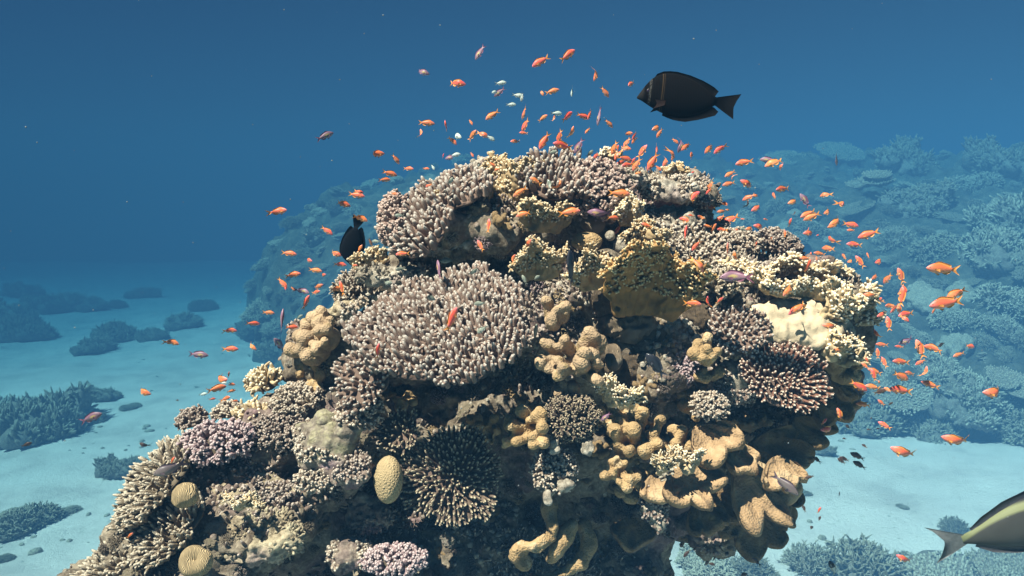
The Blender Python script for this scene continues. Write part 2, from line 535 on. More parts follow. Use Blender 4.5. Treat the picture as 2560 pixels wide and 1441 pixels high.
def slab(mb, rx, ry, th, cup=0.0, seg=40, ringn=6, wob=.07, stalk=None):
    """irregular disc of living coral, thin at the rim, on a short stalk"""
    k = random.uniform(0, 6); k2 = random.uniform(0, 6)
    th_ = np.arange(seg) * 2 * math.pi / seg
    w = 1 + wob * np.sin(3 * th_ + k) + wob * .7 * np.sin(7 * th_ + k2)
    V = []
    rad = [0.02] + list(np.linspace(.2, 1, ringn)) + [.97, .8, .5, .25, .22]
    zz = [0] + [0] * ringn + [-.55 * th, -th, -1.4 * th, -1.8 * th, -(stalk or 3 * th)]
    for r, z in zip(rad, zz):
        x = rx * r * w * np.cos(th_); y = ry * r * w * np.sin(th_)
        V.append(np.stack([x, y, z + cup * (min(r, 1)) ** 2 + rng.uniform(-.1, .1, seg) * th], -1))
    V = np.array(V); K = len(rad)
    i = np.arange(K - 1)[:, None] * seg; j = np.arange(seg)[None, :]
    F = np.stack([i + j, i + (j + 1) % seg, i + seg + (j + 1) % seg, i + seg + j], -1).reshape(-1, 4)
    mb.add(V.reshape(-1, 3), F4=F, T=np.zeros(K * seg))

ALL_SOLID = []      # (object) solids that fish must stay in front of

def colony(name, M, parts, label=None, cat="coral", group=None):
    """a thing: an Empty at the colony's base that parents its parts [(name, mesh, material)]; one part = one mesh thing"""
    if len(parts) == 1:
        r = obj(name, parts[0][1], parts[0][2]); r.matrix_world = M; ALL_SOLID.append(r)
    else:
        r = obj(name, None); r.matrix_world = M; r.empty_display_size = .05
        for pn, me, mt in parts:
            ALL_SOLID.append(obj(pn, me, mt, r))
    tag(r, label, cat, group)
    return r

# --- growth forms -------------------------------------------------------------
def finger_plate(rx, ry, sp, fl, fr, lean=0.5, cup=0.0, side=2, segs=7, bias=(0, 0), th=None, lo=False):
    """table of upright fingers, leaning outwards towards the rim"""
    base = MB(); slab(base, rx * .97, ry * .97, th or fr * 1.6, cup)
    pts = disc_points(rx, ry, sp)
    x, y, r = pts[:, 0], pts[:, 1], pts[:, 2]
    B = np.stack([x, y, cup * r ** 2 - fr * .5], -1)
    out = nrm(np.stack([x / rx ** 2, y / ry ** 2, 0 * x], -1))
    A = np.array([0, 0, 1.0]) + out * (lean * r ** 1.5)[:, None] + rng.normal(0, .075, B.shape) + np.array([bias[0], bias[1], 0])
    L = fl * (1 - .35 * r ** 3) * rng.uniform(.72, 1.2, len(x))
    R = fr * rng.uniform(.85, 1.15, len(x))
    br = MB()
    tubes(br, B, A, L, R, bend=np.array([0, 0, 1.]) * (L * .18 * r)[:, None] + rng.normal(0, .05, B.shape) * fl, segs=segs, taper=.72, jitter=.09, lo=lo)
    # side knobs: young fingers that fork off their parents
    for k in range(side):
        sel = rng.random(len(x)) < .55
        if not sel.any(): continue
        ax = nrm(A[sel]); t_ = rng.uniform(.25, .7, sel.sum())
        a = rng.uniform(0, 6.283, sel.sum())
        o_ = np.stack([np.cos(a), np.sin(a), 0 * a], -1) + out[sel] * .5
        tubes(br, B[sel] + ax * (t_ * L[sel])[:, None], nrm(ax * .8 + o_), L[sel] * rng.uniform(.28, .5, sel.sum()) + fr, R[sel] * .72, segs=max(5, segs - 1), taper=.7, lo=lo)
    return base, br

def bush(rx, ry, rz, n, bl, br_r, nub=3, nubl=.5, segs=6, upbias=.25, lo=True):
    """dome of short stout branchlets, each ending in a knot of nubs"""
    base = MB(); ball(base, (0, 0, -rz * .12), (rx * .80, ry * .80, rz * .80), 20, 12)
    g = (np.arange(n) + .5) / n
    zc = 1 - g * 1.25; th = np.arange(n) * 2.399963 + rng.uniform(-.25, .25, n)
    s = np.sqrt(np.maximum(0, 1 - zc ** 2))
    D = nrm(np.stack([s * np.cos(th), s * np.sin(th), zc], -1) + rng.normal(0, .07, (n, 3)))
    B = D * np.array([rx, ry, rz]) * .74
    A = nrm(D / np.array([rx, ry, rz]) * rx + np.array([0, 0, upbias]) + rng.normal(0, .16, (n, 3)))
    L = bl * rng.uniform(.75, 1.3, n); R = br_r * rng.uniform(.8, 1.2, n)
    m = MB()
    tubes(m, B, A, L, R, segs=segs, taper=.85, lo=lo)
    ref = nrm(np.cross(A, np.array([.3, .5, .8]))); ref2 = np.cross(A, ref)
    for k in range(nub):
        a = rng.uniform(0, 6.283, n)
        o_ = ref * np.cos(a)[:, None] + ref2 * np.sin(a)[:, None]
        st = rng.uniform(.45, .95, n)
        tubes(m, B + A * (L * st)[:, None], nrm(A * rng.uniform(.5, 1.1, n)[:, None] + o_ * .8), L * nubl * rng.uniform(.7, 1.2, n) + R * .6, R * rng.uniform(.55, .8, n), segs=max(5, segs - 1), taper=.8, lo=True)
    return base, m

def blade(w, h, th, waves=2.0, amp=.12, fringe=60, fl=.03, fr=.006, face=40, arc=0.0, nu=84, nv=30, seed=0, lean=0.0):
    """fire coral: a wavy upright sheet whose rim breaks into knobbly fingers"""
    m = MB(); ph = random.uniform(0, 6); ph2 = random.uniform(0, 6)
    def prof(u): return h * (.62 + .26 * np.sin(math.pi * np.clip(u, 0, 1)) + .09 * np.sin(9 * u + ph) + .06 * np.sin(21 * u + ph2))
    def surf(u, v):
        u = .5 + (u - .5) * (.58 + .42 * np.clip(v, 0, 1) ** .6 + .05 * np.sin(9 * v + ph2))
        a = (u - .5) * arc
        wv = amp * w * np.sin(waves * 6.283 * u + ph) * (.35 + .65 * v) + .25 * amp * w * np.sin(5.3 * 6.283 * u + ph2) * v
        if abs(arc) > 1e-3:
            R = w / arc
            x = (R + wv) * np.sin(a); y = R - (R + wv) * np.cos(a)
        else: x = (u - .5) * w; y = wv
        z = (v * 1.12 - .12) * prof(u)
        return np.stack([x, y + lean * z * z / h + .1 * h * v * np.sin(7 * u + ph), z], -1)
    u = np.linspace(0, 1, nu)[None, :]; v = np.linspace(0, 1, nv)[:, None]
    U_, V_ = np.broadcast_arrays(u, v)
    S = surf(U_, V_)
    du = surf(U_ + 1e-3, V_) - S; dv = surf(U_, V_ + 1e-3) - S
    N = nrm(np.cross(du, dv))
    lump = (vnoise((S * 42 + seed * 9.1).reshape(-1, 3)) * .9 + .9 * (0.5 - worley((S * 60 + seed).reshape(-1, 3)))).reshape(nv, nu, 1) * th * .9
    tk = th * (1 - .55 * V_[..., None]) * (1 - .7 * (np.abs(U_[..., None] - .5) * 2) ** 6)
    fr_, bk = S + N * (tk * .5 + lump), S - N * (tk * .5 - lump * .6)
    VV = np.concatenate([fr_.reshape(-1, 3), bk.reshape(-1, 3)])
    i = np.arange(nv - 1)[:, None] * nu + np.arange(nu - 1)[None, :]
    F = np.stack([i, i + 1, i + nu + 1, i + nu], -1).reshape(-1, 4); o_ = nu * nv
    F2 = F[:, ::-1] + o_
    ed = []
    for j in range(nu - 1):
        ed.append((j + o_, j + 1 + o_, j + 1, j)); t_ = (nv - 1) * nu + j; ed.append((t_, t_ + 1, t_ + 1 + o_, t_ + o_))
    for j in range(nv - 1):
        a_ = j * nu; ed.append((a_, a_ + nu, a_ + nu + o_, a_ + o_)); a_ = j * nu + nu - 1; ed.append((a_ + o_, a_ + nu + o_, a_ + nu, a_))
    tt = np.concatenate([V_.reshape(-1), V_.reshape(-1)]) * .42
    m.add(VV, F4=np.concatenate([F, F2, np.array(ed)]), T=tt)
    b2 = MB()
    fringe = int(fringe * 1.5); uu = np.sort(rng.uniform(0.0, 1, fringe)); vv = np.where(rng.random(fringe) < .62, rng.uniform(.86, .99, fringe), rng.uniform(.45, .9, fringe))
    B = surf(uu, vv); tz = nrm(surf(uu, vv + 1e-3) - B); tu = nrm(surf(uu + 1e-3, vv) - B); nn = nrm(np.cross(tu, tz))
    sp = ((uu - .5) * 1.1)[:, None]
    A = nrm(tz + tu * (sp + rng.normal(0, .35, (fringe, 1))) + nn * rng.normal(0, .45, (fringe, 1)))
    L = fl * rng.uniform(.6, 1.35, fringe)
    tubes(b2, B, A, L, fr * rng.uniform(.8, 1.3, fringe), segs=6, taper=.75, jitter=.12)
    for q in range(2):                                            # forks of the fringe
        a = rng.choice([-1, 1], fringe)[:, None]
        tubes(b2, B + A * (L * rng.uniform(.35, .75, fringe))[:, None], nrm(A * .7 + tu * a * .8 + nn * rng.normal(0, .5, (fringe, 1))), L * rng.uniform(.4, .75, fringe), fr * .8, segs=5, taper=.75)
    if face:
        face = int(face * 3.0)
        uu = rng.uniform(.05, .95, face); vv = rng.uniform(.25, .93, face) ** .8; sg = np.where(rng.random(face) < .75, -1., 1.)[:, None]
        B = surf(uu, vv); tz = nrm(surf(uu, vv + 1e-3) - B); tu = nrm(surf(uu + 1e-3, vv) - B); nn = nrm(np.cross(tu, tz)) * 1.0
        sgn = np.where((nn @ np.array([0, -1., 0]))[:, None] > 0, 1., -1.) * -sg
        tubes(b2, B, nrm(nn * sgn + tz * .9 + rng.normal(0, .3, B.shape)), fl * rng.uniform(.4, 1.0, face), fr * rng.uniform(.8, 1.5, face), segs=5, taper=.75)
    return m, b2

def lobes(specs, voxel, name, smooth=2, dis=((40, .0018, 'n'),), seed=1.0):
    """stout round-ended lobes grown together: specs = [(base, tip, radius0, radius1)]"""
    m = MB()
    for b_, t_, r0, r1 in specs:
        b_, t_ = np.array(b_, float), np.array(t_, float)
        for k in np.linspace(0, 1, 6):
            r = r0 + (r1 - r0) * k
            ball(m, b_ + (t_ - b_) * k + rng.normal(0, .05, 3) * r, r * rng.uniform(.96, 1.04), 12, 8)
    me = remeshed(m, name, voxel, smooth)
    displace(me, dis, seed)
    return me

def lobe_cluster(rx, ry, n, lmin, lmax, r0, r1, spread=.7, base=.5, forks=.35):
    base *= .62; lmin *= 1.25; lmax *= 1.35; r0 *= .86; r1 *= .92
    sp = [((-rx*.35, 0, -.02), (rx*.35, 0, -.02), min(rx, ry) * base, min(rx, ry) * base), ((0, -ry*.3, -.02), (0, ry*.3, -.02), min(rx, ry) * base, min(rx, ry) * base)]
    pts = disc_points(rx * .82, ry * .82, math.sqrt(3.0 * rx * ry / n))
    for x, y, r in pts:
        L = random.uniform(lmin, lmax) * (1 - .35 * r); a = Vector((x / rx, y / ry, 0)) * spread + Vector((random.gauss(0, .16), random.gauss(0, .16), 1))
        a.normalize(); b_ = Vector((x * .8, y * .8, -r0 * .8)); e = b_ + a * L
        q = random.uniform(.85, 1.2); sp.append((b_, e, r0 * q, r1 * q))
        if random.random() < forks:
            o_ = Vector((random.gauss(0, 1), random.gauss(0, 1), .3)).normalized()
            sp.append((b_ + a * L * .6, b_ + a * L * .75 + o_ * r1 * 1.6, r1 * .8 * q, r1 * .75 * q))
    return sp

def mound(rx, ry, rz, voxel, name, dis, seed, extra=0, smooth=1):
    m = MB(); ball(m, (0, 0, 0), (rx, ry, rz), 24, 16)
    for _ in range(extra):
        a = random.uniform(0, 6.283); k = random.uniform(.35, .9); s = random.uniform(.25, .5)
        ball(m, (rx * k * math.cos(a), ry * k * math.sin(a), rz * random.uniform(.0, .75)), (rx * s, ry * s, rz * s * 1.1), 14, 10)
    me = remeshed(m, name, voxel, smooth)
    displace(me, dis, seed)
    return me

def fan(R, a0, a1, th, lob=5, depth=.16, cup=.18, nu=96, nv=26, seed=0, ripple=.07):
    """thick rounded leaf of leather-smooth coral, scalloped at the rim; lies in local xy, opens along +y"""
    u = np.linspace(0, 1, nu)[None, :]; v = np.linspace(0, 1, nv)[:, None]
    ang = a0 + (a1 - a0) * u
    ph = seed * 1.7
    uw = u + .035 * np.sin(6.283 * u * 1.3 + ph)
    sc = (1 - depth * 1.5) + depth * 1.5 * np.abs(np.sin(lob * math.pi * np.clip(uw, 0.01, .99))) ** .45 - .07 * np.sin(2.3 * u * 6.28 + ph * 2) - .22 * (np.abs(2 * u - 1) ** 4)
    r = R * sc * (.06 + .94 * v)
    x = R * sc * np.sin(ang) * (.10 + .90 * v ** .62); y = R * sc * (np.cos(ang) * (.04 + .96 * v) - .10 * (1 - v))
    z = cup * R * (v - .25) ** 2 + ripple * R * np.sin(lob * 2 * math.pi * u + ph * 2) * v ** 1.5 + .02 * R * np.sin(11 * u + 5 * v + ph)
    S = np.stack(np.broadcast_arrays(x, y, z), -1)
    S[..., 2] += (th * .40 * vnoise((S * 18 + seed * 5).reshape(-1, 3)) + th * .10 * vnoise((S * 60 + seed).reshape(-1, 3))).reshape(nv, nu)
    fold = th * .45 * np.sin(u * lob * 1.3 * 6.283 + 3 * np.sin(u * 9 + ph)) * np.clip(v - .15, 0, 1) * (1 - .6 * v); S[..., 2] += fold
    prof = np.sqrt(np.clip(1 - v ** 10, 0, 1)) * (0.75 + .7 * np.exp(-((v - .88) / .12) ** 2))
    pu = np.sqrt(np.clip(1 - np.abs(2 * u - 1) ** 12, 0, 1))
    tk = (th * prof * pu)[..., None]
    up = S + np.array([0, 0, 1.]) * tk * .5; dn = S - np.array([0, 0, 1.]) * tk * .5
    VV = np.concatenate([up.reshape(-1, 3), dn.reshape(-1, 3)])
    i = np.arange(nv - 1)[:, None] * nu + np.arange(nu - 1)[None, :]
    F = np.stack([i, i + 1, i + nu + 1, i + nu], -1).reshape(-1, 4)[:, ::-1]; o_ = nu * nv
    F2 = F[:, ::-1] + o_; ed = []
    for j in range(nu - 1):
        t_ = (nv - 1) * nu + j; ed.append((t_ + o_, t_ + 1 + o_, t_ + 1, t_)); ed.append((j, j + 1, j + 1 + o_, j + o_))
    for j in range(nv - 1):
        a_ = j * nu; ed.append((a_ + o_, a_ + nu + o_, a_ + nu, a_)); a_ = j * nu + nu - 1; ed.append((a_, a_ + nu, a_ + nu + o_, a_ + o_))
    m = MB(); m.add(VV, F4=np.concatenate([F, F2, np.array(ed)]))
    return m

# --- skins ----------------------------------------------------------------------
WH = (0.62, 0.58, 0.56)
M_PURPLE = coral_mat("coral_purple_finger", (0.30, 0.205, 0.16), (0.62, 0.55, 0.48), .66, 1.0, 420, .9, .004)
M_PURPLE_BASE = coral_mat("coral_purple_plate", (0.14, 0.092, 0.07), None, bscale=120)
M_PINKBUSH = coral_mat("coral_rose_bush", (0.24, 0.155, 0.125), (0.52, 0.40, 0.34), .45, 1.0, 300, .7, .003)
M_TANBUSH = coral_mat("coral_tan_bush", (0.25, 0.185, 0.135), (0.57, 0.49, 0.40), .5, 1.0, 300, .7, .003)
M_BROWNBUSH = coral_mat("coral_brown_bush", (0.16, 0.112, 0.088), (0.48, 0.40, 0.34), .6, 1.0, 320, .7, .003)
M_LILAC = coral_mat("coral_lilac_bush", (0.25, 0.165, 0.165), (0.54, 0.43, 0.42), .45, 1.0, 300, .7, .003)
M_RUST = coral_mat("coral_rust_plate", (0.16, 0.075, 0.05), (0.62, 0.50, 0.40), .62, 1.0, 320, .7, .003)
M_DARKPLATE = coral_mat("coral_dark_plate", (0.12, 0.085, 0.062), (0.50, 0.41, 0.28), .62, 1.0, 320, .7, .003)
M_OLIVE = coral_mat("coral_olive_antler", (0.20, 0.15, 0.10), (0.52, 0.44, 0.34), .5, 1.0, 300, .7, .003)
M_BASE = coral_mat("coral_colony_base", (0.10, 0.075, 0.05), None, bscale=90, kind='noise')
M_FIRE = coral_mat("fire_coral_mustard", (0.37, 0.255, 0.135), (0.70, 0.60, 0.43), .70, 1.02, 160, .5, .003, var=.28, kind='noise')
M_FIRE_DARK = coral_mat("fire_coral_bronze", (0.31, 0.17, 0.06), (0.68, 0.53, 0.30), .70, 1.02, 160, .5, .003, var=.3, kind='noise')
M_FIRE_PALE = coral_mat("fire_coral_cream", (0.47, 0.345, 0.20), (0.80, 0.72, 0.57), .70, 1.02, 150, .5, .003, var=.25, kind='noise')
M_LOBE = coral_mat("coral_lobe_mustard", (0.37, 0.255, 0.155), None, bscale=170, bstr=.8, bdist=.004, var=.30, patch=((0.27, 0.19, 0.09), 26, .56))
M_LOBE_TAN = coral_mat("coral_lobe_tan", (0.36, 0.235, 0.115), None, bscale=170, bstr=.8, bdist=.004, var=.32, patch=((0.44, 0.33, 0.20), 24, .55))
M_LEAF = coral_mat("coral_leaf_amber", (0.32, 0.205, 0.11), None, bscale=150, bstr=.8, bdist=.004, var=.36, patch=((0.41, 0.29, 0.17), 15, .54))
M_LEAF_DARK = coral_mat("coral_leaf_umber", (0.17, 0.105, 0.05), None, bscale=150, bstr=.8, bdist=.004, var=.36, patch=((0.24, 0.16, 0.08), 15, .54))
M_BRAIN = coral_mat("coral_brain_honeycomb", (0.36, 0.265, 0.145), None, bscale=120, bstr=1.0, bdist=.006, var=.2, kind='cells')
M_BRAIN_W = coral_mat("coral_brain_grooved", (0.40, 0.29, 0.16), None, bscale=74, bstr=.9, bdist=.0035, var=.2, kind='meander')
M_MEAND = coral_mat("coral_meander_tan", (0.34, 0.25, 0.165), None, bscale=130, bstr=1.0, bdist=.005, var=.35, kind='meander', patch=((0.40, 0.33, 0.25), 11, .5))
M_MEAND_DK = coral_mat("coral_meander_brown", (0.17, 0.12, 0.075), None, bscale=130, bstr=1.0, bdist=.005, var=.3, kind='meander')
M_CRUST = rock_material("rock_pale_crust", (0.22, 0.18, 0.14), (0.44, 0.38, 0.30), (0.64, 0.58, 0.48), (0.46, 0.37, 0.32))
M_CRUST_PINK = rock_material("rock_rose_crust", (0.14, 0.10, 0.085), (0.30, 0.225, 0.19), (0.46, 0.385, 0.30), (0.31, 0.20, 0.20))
M_CRUST_YEL = rock_material("rock_ochre_crust", (0.21, 0.155, 0.10), (0.46, 0.37, 0.25), (0.64, 0.55, 0.38), (0.43, 0.33, 0.28))
M_WHITE = rock_material("rock_white_knob", (0.26, 0.22, 0.16), (0.44, 0.39, 0.30), (0.60, 0.55, 0.45), (0.46, 0.40, 0.31))
M_BED = coral_mat("coral_bed_cream", (0.50, 0.40, 0.27), None, bscale=90, bstr=.8, bdist=.004, var=.3, kind='noise')
M_CRUST_MIX = rock_material("rock_mixed_crust", (0.13, 0.10, 0.085), (0.30, 0.25, 0.20), (0.46, 0.42, 0.26), (0.33, 0.24, 0.25))
# ================================================================== THE CORALS OF THE PILLAR
MARKS = []          # (short phrase, px, py) landmarks that labels refer to

def S(px, d): return px * d / FPX

def plate(label, px, py, w, h, n, sp, fl, fr, mat, spin=0.0, d=None, off=.05, lean=.5, cup=0.0, side=2, bias=(0, 0), mark=None, segs=7, base=None, group=None, lo=False, name="table_coral"):
    M, d = frame(px, py, n, spin, d, off)
    c = foresh(n); ca, sa = abs(math.cos(spin)), abs(math.sin(spin))
    rx = S(w / 2, d); ry = S(h / 2, d) / c
    if sa > ca: rx, ry = ry, rx
    b, br = finger_plate(rx, ry, S(sp, d), S(fl, d), S(fr, d), lean, cup, side, segs, bias, lo=lo)
    if mark: MARKS.append((mark, px, py))
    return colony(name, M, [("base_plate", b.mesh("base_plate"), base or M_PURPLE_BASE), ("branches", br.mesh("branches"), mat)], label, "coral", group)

def shrub(label, px, py, w, h, n, cnt, bl, br, mat, spin=0.0, d=None, off=.0, deep=.8, nub=3, mark=None, group=None, name="bush_coral", segs=6, nubl=.5):
    M, d = frame(px, py, n, spin, d, off)
    rx = S(w / 2, d); ry = S(h / 2, d)
    b, m = bush(rx, ry, min(rx, ry) * deep, cnt, S(bl, d), S(br, d), nub, nubl, segs)
    if mark: MARKS.append((mark, px, py))
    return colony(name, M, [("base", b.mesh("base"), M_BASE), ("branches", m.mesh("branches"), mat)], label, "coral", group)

def fire(label, px, py, w, h, n, mat, spin=0.0, d=None, off=.02, arc=0.0, lean=0.0, amp=.10, waves=1.5, fringe=60, fl=16, fr=4.2, face=40, mark=None, seed=0, group=None):
    """px,py = foot of the sheet"""
    M, d = frame(px, py, n, spin, d, off)
    a, b = blade(S(w, d), S(h, d), S(12, d), waves, amp, fringe, S(fl, d), S(fr, d), face, arc, seed=seed, lean=lean)
    if mark: MARKS.append((mark, px, py - h / 2))
    return colony("fire_coral", M, [("sheet", a.mesh("sheet"), mat), ("branchlets", b.mesh("branchlets"), mat)], label, "coral", group)

def knobs(label, px, py, w, h, n, cnt, lmin, lmax, r0, r1, mat, spin=0.0, d=None, off=0.0, spread=.7, base=.5, forks=.35, mark=None, seed=1, name="finger_lobe_coral", group=None):
    M, d = frame(px, py, n, spin, d, off)
    sp = lobe_cluster(S(w / 2, d), S(h / 2, d), cnt, S(lmin, d), S(lmax, d), S(r0, d), S(r1, d), spread, base, forks)
    me = lobes(sp, max(.0042, S(r1, d) * .22), name, 2, ((16, .008, 'n'), (34, .006, 'n'), (70, .0025, 'b')), seed)
    if mark: MARKS.append((mark, px, py))
    return colony(name, M, [(name, me, mat)], label, "coral", group)

def rock(label, px, py, w, h, n, mat, dis=None, spin=0.0, d=None, off=0.0, deep=.5, extra=6, seed=1, mark=None, cat="rock", name="crusted_rock", group=None, vox=.0066):
    M, d = frame(px, py, n, spin, d, off)
    rx, ry = S(w / 2, d), S(h / 2, d)
    me = mound(rx, ry, min(rx, ry) * deep, vox, name, dis or [(9, .024, 'n'), (18, .028, 'b'), (40, .016, 'b'), (30, .020, 'p'), (75, .007, 'b'), (110, .003, 'n')], seed, extra)
    if mark: MARKS.append((mark, px, py))
    r = colony(name, M, [(name, me, mat)], label, cat, group)
    if name == "crusted_rock":                                 # small growth on the rock
        V = get_co(me); N = get_no(me)
        wv = np.clip(.18 + 1.6 * vnoise(V * 16 + seed) + .4 * N[:, 2], 0, 3); cnt = int(min(700, 90 + 900 * rx * ry / .02))
        if wv.sum() > 0:
            i = rng.choice(len(V), cnt, p=wv / wv.sum()); m = MB()
            tubes(m, V[i] - N[i] * .003, nrm(N[i] + rng.normal(0, .35, (cnt, 3))), rng.uniform(.005, .020, cnt), rng.uniform(.003, .0075, cnt), segs=6, lo=True, taper=.85, jitter=.15)
            o = obj("encrusting_nubs", m.mesh("encrusting_nubs"), (M_TANBUSH, M_BROWNBUSH, mat)[seed % 3], r); o['kind'] = 'stuff'
    return r

def leaf(label, px, py, R, ang, n, mat, half=70, lob=5, th=20, d=None, off=.03, depth=.16, cup=.15, seed=0, mark=None, group=None):
    """px,py = the root of the leaf; ang = direction it opens in the picture plane"""
    M, d = frame(px, py, n, math.radians(ang - 90), d, off)
    m = fan(S(R, d), -math.radians(half), math.radians(half), S(th, d), lob, depth, cup, seed=seed)
    if mark: MARKS.append((mark, px + R * .6 * math.cos(math.radians(ang)), py - R * .6 * math.sin(math.radians(ang))))
    return colony("leaf_coral", M, [("leaf_coral", m.mesh("leaf_coral"), mat)], label, "coral", group)

# ---- crown ---------------------------------------------------------------------
plate("purple finger coral capping the very top of the pillar, beside the rose bush coral", 1395, 442, 200, 130, (.05, .75, .65), 19, 42, 7.8, M_PURPLE, d=2.70, lean=.45, mark="the summit finger coral")
plate("small pale purple finger coral on the skyline left of the mustard fire coral", 1150, 474, 165, 96, (-.25, .75, .6), 18, 36, 7.6, M_PURPLE, d=2.64, lean=.5, bias=(-.1, .3))
plate("pale purple finger coral on the upper left shoulder of the pillar", 1050, 552, 200, 160, (-.45, .55, .7), 18, 38, 7.4, M_PURPLE, d=2.58, lean=.5, bias=(-.1, .35), mark="the shoulder finger coral")
shrub("dusty rose bush coral with knotted tips, hanging down the left edge of the crown", 985, 548, 74, 165, (-.7, .35, .6), 110, 15, 7, M_PINKBUSH, d=2.62, deep=.8, mark="the left rose bush coral")
shrub("large rounded rose brown bush coral just right of the summit", 1492, 482, 205, 180, (.1, .5, .85), 260, 17, 8, M_PINKBUSH, d=2.72, deep=.75, mark="the large rose bush coral", segs=7)
fire("mustard fire coral standing on the crown, its knobbly rim on the skyline", 1278, 505, 150, 120, (-.05, .95, .3), M_FIRE, d=2.70, amp=.13, fringe=80, fl=15, face=70, mark="the crown fire coral", seed=1, lean=.3)
fire("small mustard fire coral with stubby tips at the left of the crown ledge", 1205, 500, 70, 62, (-.3, .9, .3), M_FIRE, d=2.68, amp=.15, fringe=34, fl=13, face=20, seed=2)
fire("tiny tan fire coral sprig poking out over the left end of the ledge", 1108, 512, 48, 36, (-.5, .8, .35), M_FIRE, d=2.62, amp=.2, fringe=18, fl=14, face=8, seed=3)
fire("mustard fire coral sheet facing out below the summit finger coral", 1362, 572, 150, 92, (.05, .85, .5), M_FIRE, d=2.60, amp=.09, fringe=60, fl=13, face=45, mark="the middle fire coral", seed=4, lean=-.35)
fire("tiny pale fire coral sprig on the skyline above the large rose bush coral", 1520, 415, 44, 42, (.1, .98, .15), M_FIRE_PALE, d=2.88, amp=.2, fringe=22, fl=13, fr=4.5, face=6, seed=5)
rock("long pale crusted rock ledge running across the crown below the skyline corals", 1215, 540, 250, 84, (0, .8, .6), M_CRUST, d=2.70, deep=.55, extra=10, seed=3, mark="the crown ledge")
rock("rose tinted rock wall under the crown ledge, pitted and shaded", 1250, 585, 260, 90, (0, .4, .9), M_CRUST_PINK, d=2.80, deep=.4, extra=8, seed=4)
rock("pale yellow crusted rock lip curling over the left of the dark hollow", 1085, 610, 200, 70, (-.1, .7, .7), M_CRUST, d=2.66, deep=.5, extra=8, seed=5)
rock("white crusted rock shelf on the right skyline of the crown", 1668, 470, 195, 88, (.1, .8, .55), M_CRUST, d=2.78, deep=.55, extra=9, seed=6, mark="the white rock shelf")
rock("pale knobbly rock block hanging from the right end of the white shelf", 1742, 480, 70, 100, (.5, .5, .7), M_CRUST_PINK, d=2.84, deep=.6, extra=5, seed=7)
rock("small pale rock knob beside the large rose bush coral on the skyline", 1578, 450, 62, 52, (.1, .8, .5), M_CRUST, d=2.74, deep=.8, extra=4, seed=8)
rock("tan crusted rock ridge below the white shelf, shaded underneath", 1660, 560, 170, 96, (.2, .6, .75), M_CRUST, d=2.78, deep=.5, extra=9, seed=9, mark="the tan rock ridge")
fire("small mustard fire coral tuft on top of the white rock shelf", 1690, 445, 60, 34, (0, .95, .3), M_FIRE, d=2.86, amp=.15, fringe=26, fl=10, face=10, seed=6)
fire("slender cream fire coral beside the beige domes right of the middle fire coral", 1570, 560, 64, 70, (0, .85, .5), M_FIRE_PALE, d=2.66, amp=.18, fringe=40, fl=15, fr=4.5, face=20, seed=7)
def dome(label, px, py, w, h, n, mat, d, seed, deep=.8, dis=((14, .006, 'n'), (40, .0025, 'n')), mark=None, extra=1, name="dome_coral", spin=0.0):
    return rock(label, px, py, w, h, n, mat, list(dis), spin, d, 0, deep, extra, seed, mark, "coral", name, vox=.006)
dome("smooth beige dome coral with a dented top in the middle of the pillar", 1468, 605, 84, 56, (0, .6, .8), M_LOBE_TAN, 2.60, 11, .9, mark="the beige dome coral")
dome("small grey beige dome coral with a pink flank under the dark overhang", 1482, 560, 66, 50, (0, .5, .85), M_MEAND, 2.68, 12, .9)
dome("small cream boulder coral tucked beside the slender cream fire coral", 1562, 612, 58, 48, (0, .5, .85), M_CRUST, 2.60, 13, .9)
dome("tiny pale round coral knob right of the beige dome coral", 1525, 590, 30, 30, (0, .5, .85), M_CRUST, 2.58, 14, 1.0)
# ---- middle ----------------------------------------------------------------------
fire("ragged mustard fire coral left of the bronze fire coral, above the hollow", 1350, 690, 135, 105, (-.1, .85, .55), M_FIRE, d=2.50, amp=.11, fringe=64, fl=15, face=50, seed=8, mark="the ragged fire coral", lean=-.2)
fire("dark bronze fire coral, a great curved sheet with spiky fringed rim", 1610, 770, 280, 215, (.12, .86, .42), M_FIRE_DARK, d=2.44, amp=.05, arc=-1.5, fringe=150, fl=19, fr=4.4, face=120, mark="the bronze fire coral", seed=9, lean=-.35)
fire("mustard fire coral sheet against the left side of the bronze fire coral", 1490, 715, 130, 105, (-.2, .85, .5), M_FIRE, d=2.42, amp=.1, fringe=70, fl=18, face=50, seed=10, lean=-.25)
fire("mustard fire coral tuft on the rim above the bronze fire coral", 1610, 620, 120, 66, (.1, .9, .4), M_FIRE, d=2.58, amp=.14, fringe=50, fl=17, face=26, seed=11)
plate("fine tan acropora spread over the slope above the fire corals on the right", 1755, 650, 200, 165, (.2, .7, .7), 15, 16, 5.2, M_TANBUSH, d=2.60, off=0, lean=.4, side=3, mark="the fine tan coral", segs=6, base=M_BASE, name="bush_coral")
shrub("grey brown bush coral at the right skyline, nearest the open water", 1945, 612, 140, 90, (.3, .8, .5), 150, 12, 6, M_BROWNBUSH, d=2.80, deep=.6, mark="the skyline brown bush coral")
shrub("tan bush coral with pale tips between the fine tan coral and the skyline bush", 1850, 605, 130, 80, (.1, .85, .5), 150, 12, 5.5, M_TANBUSH, d=2.76, deep=.55)
shrub("stubby olive tan bush coral in the shade above the small orange fish trio", 1800, 715, 100, 60, (0, .7, .7), 50, 22, 6, M_OLIVE, d=2.48, deep=.5, nub=2)
fire("great cream fire coral on the right shoulder, its back rim against the water", 1960, 730, 320, 105, (.05, .9, .4), M_FIRE_PALE, d=2.62, amp=.09, waves=2, fringe=150, fl=22, fr=5.2, face=110, mark="the great cream fire coral", seed=12, lean=-.5)
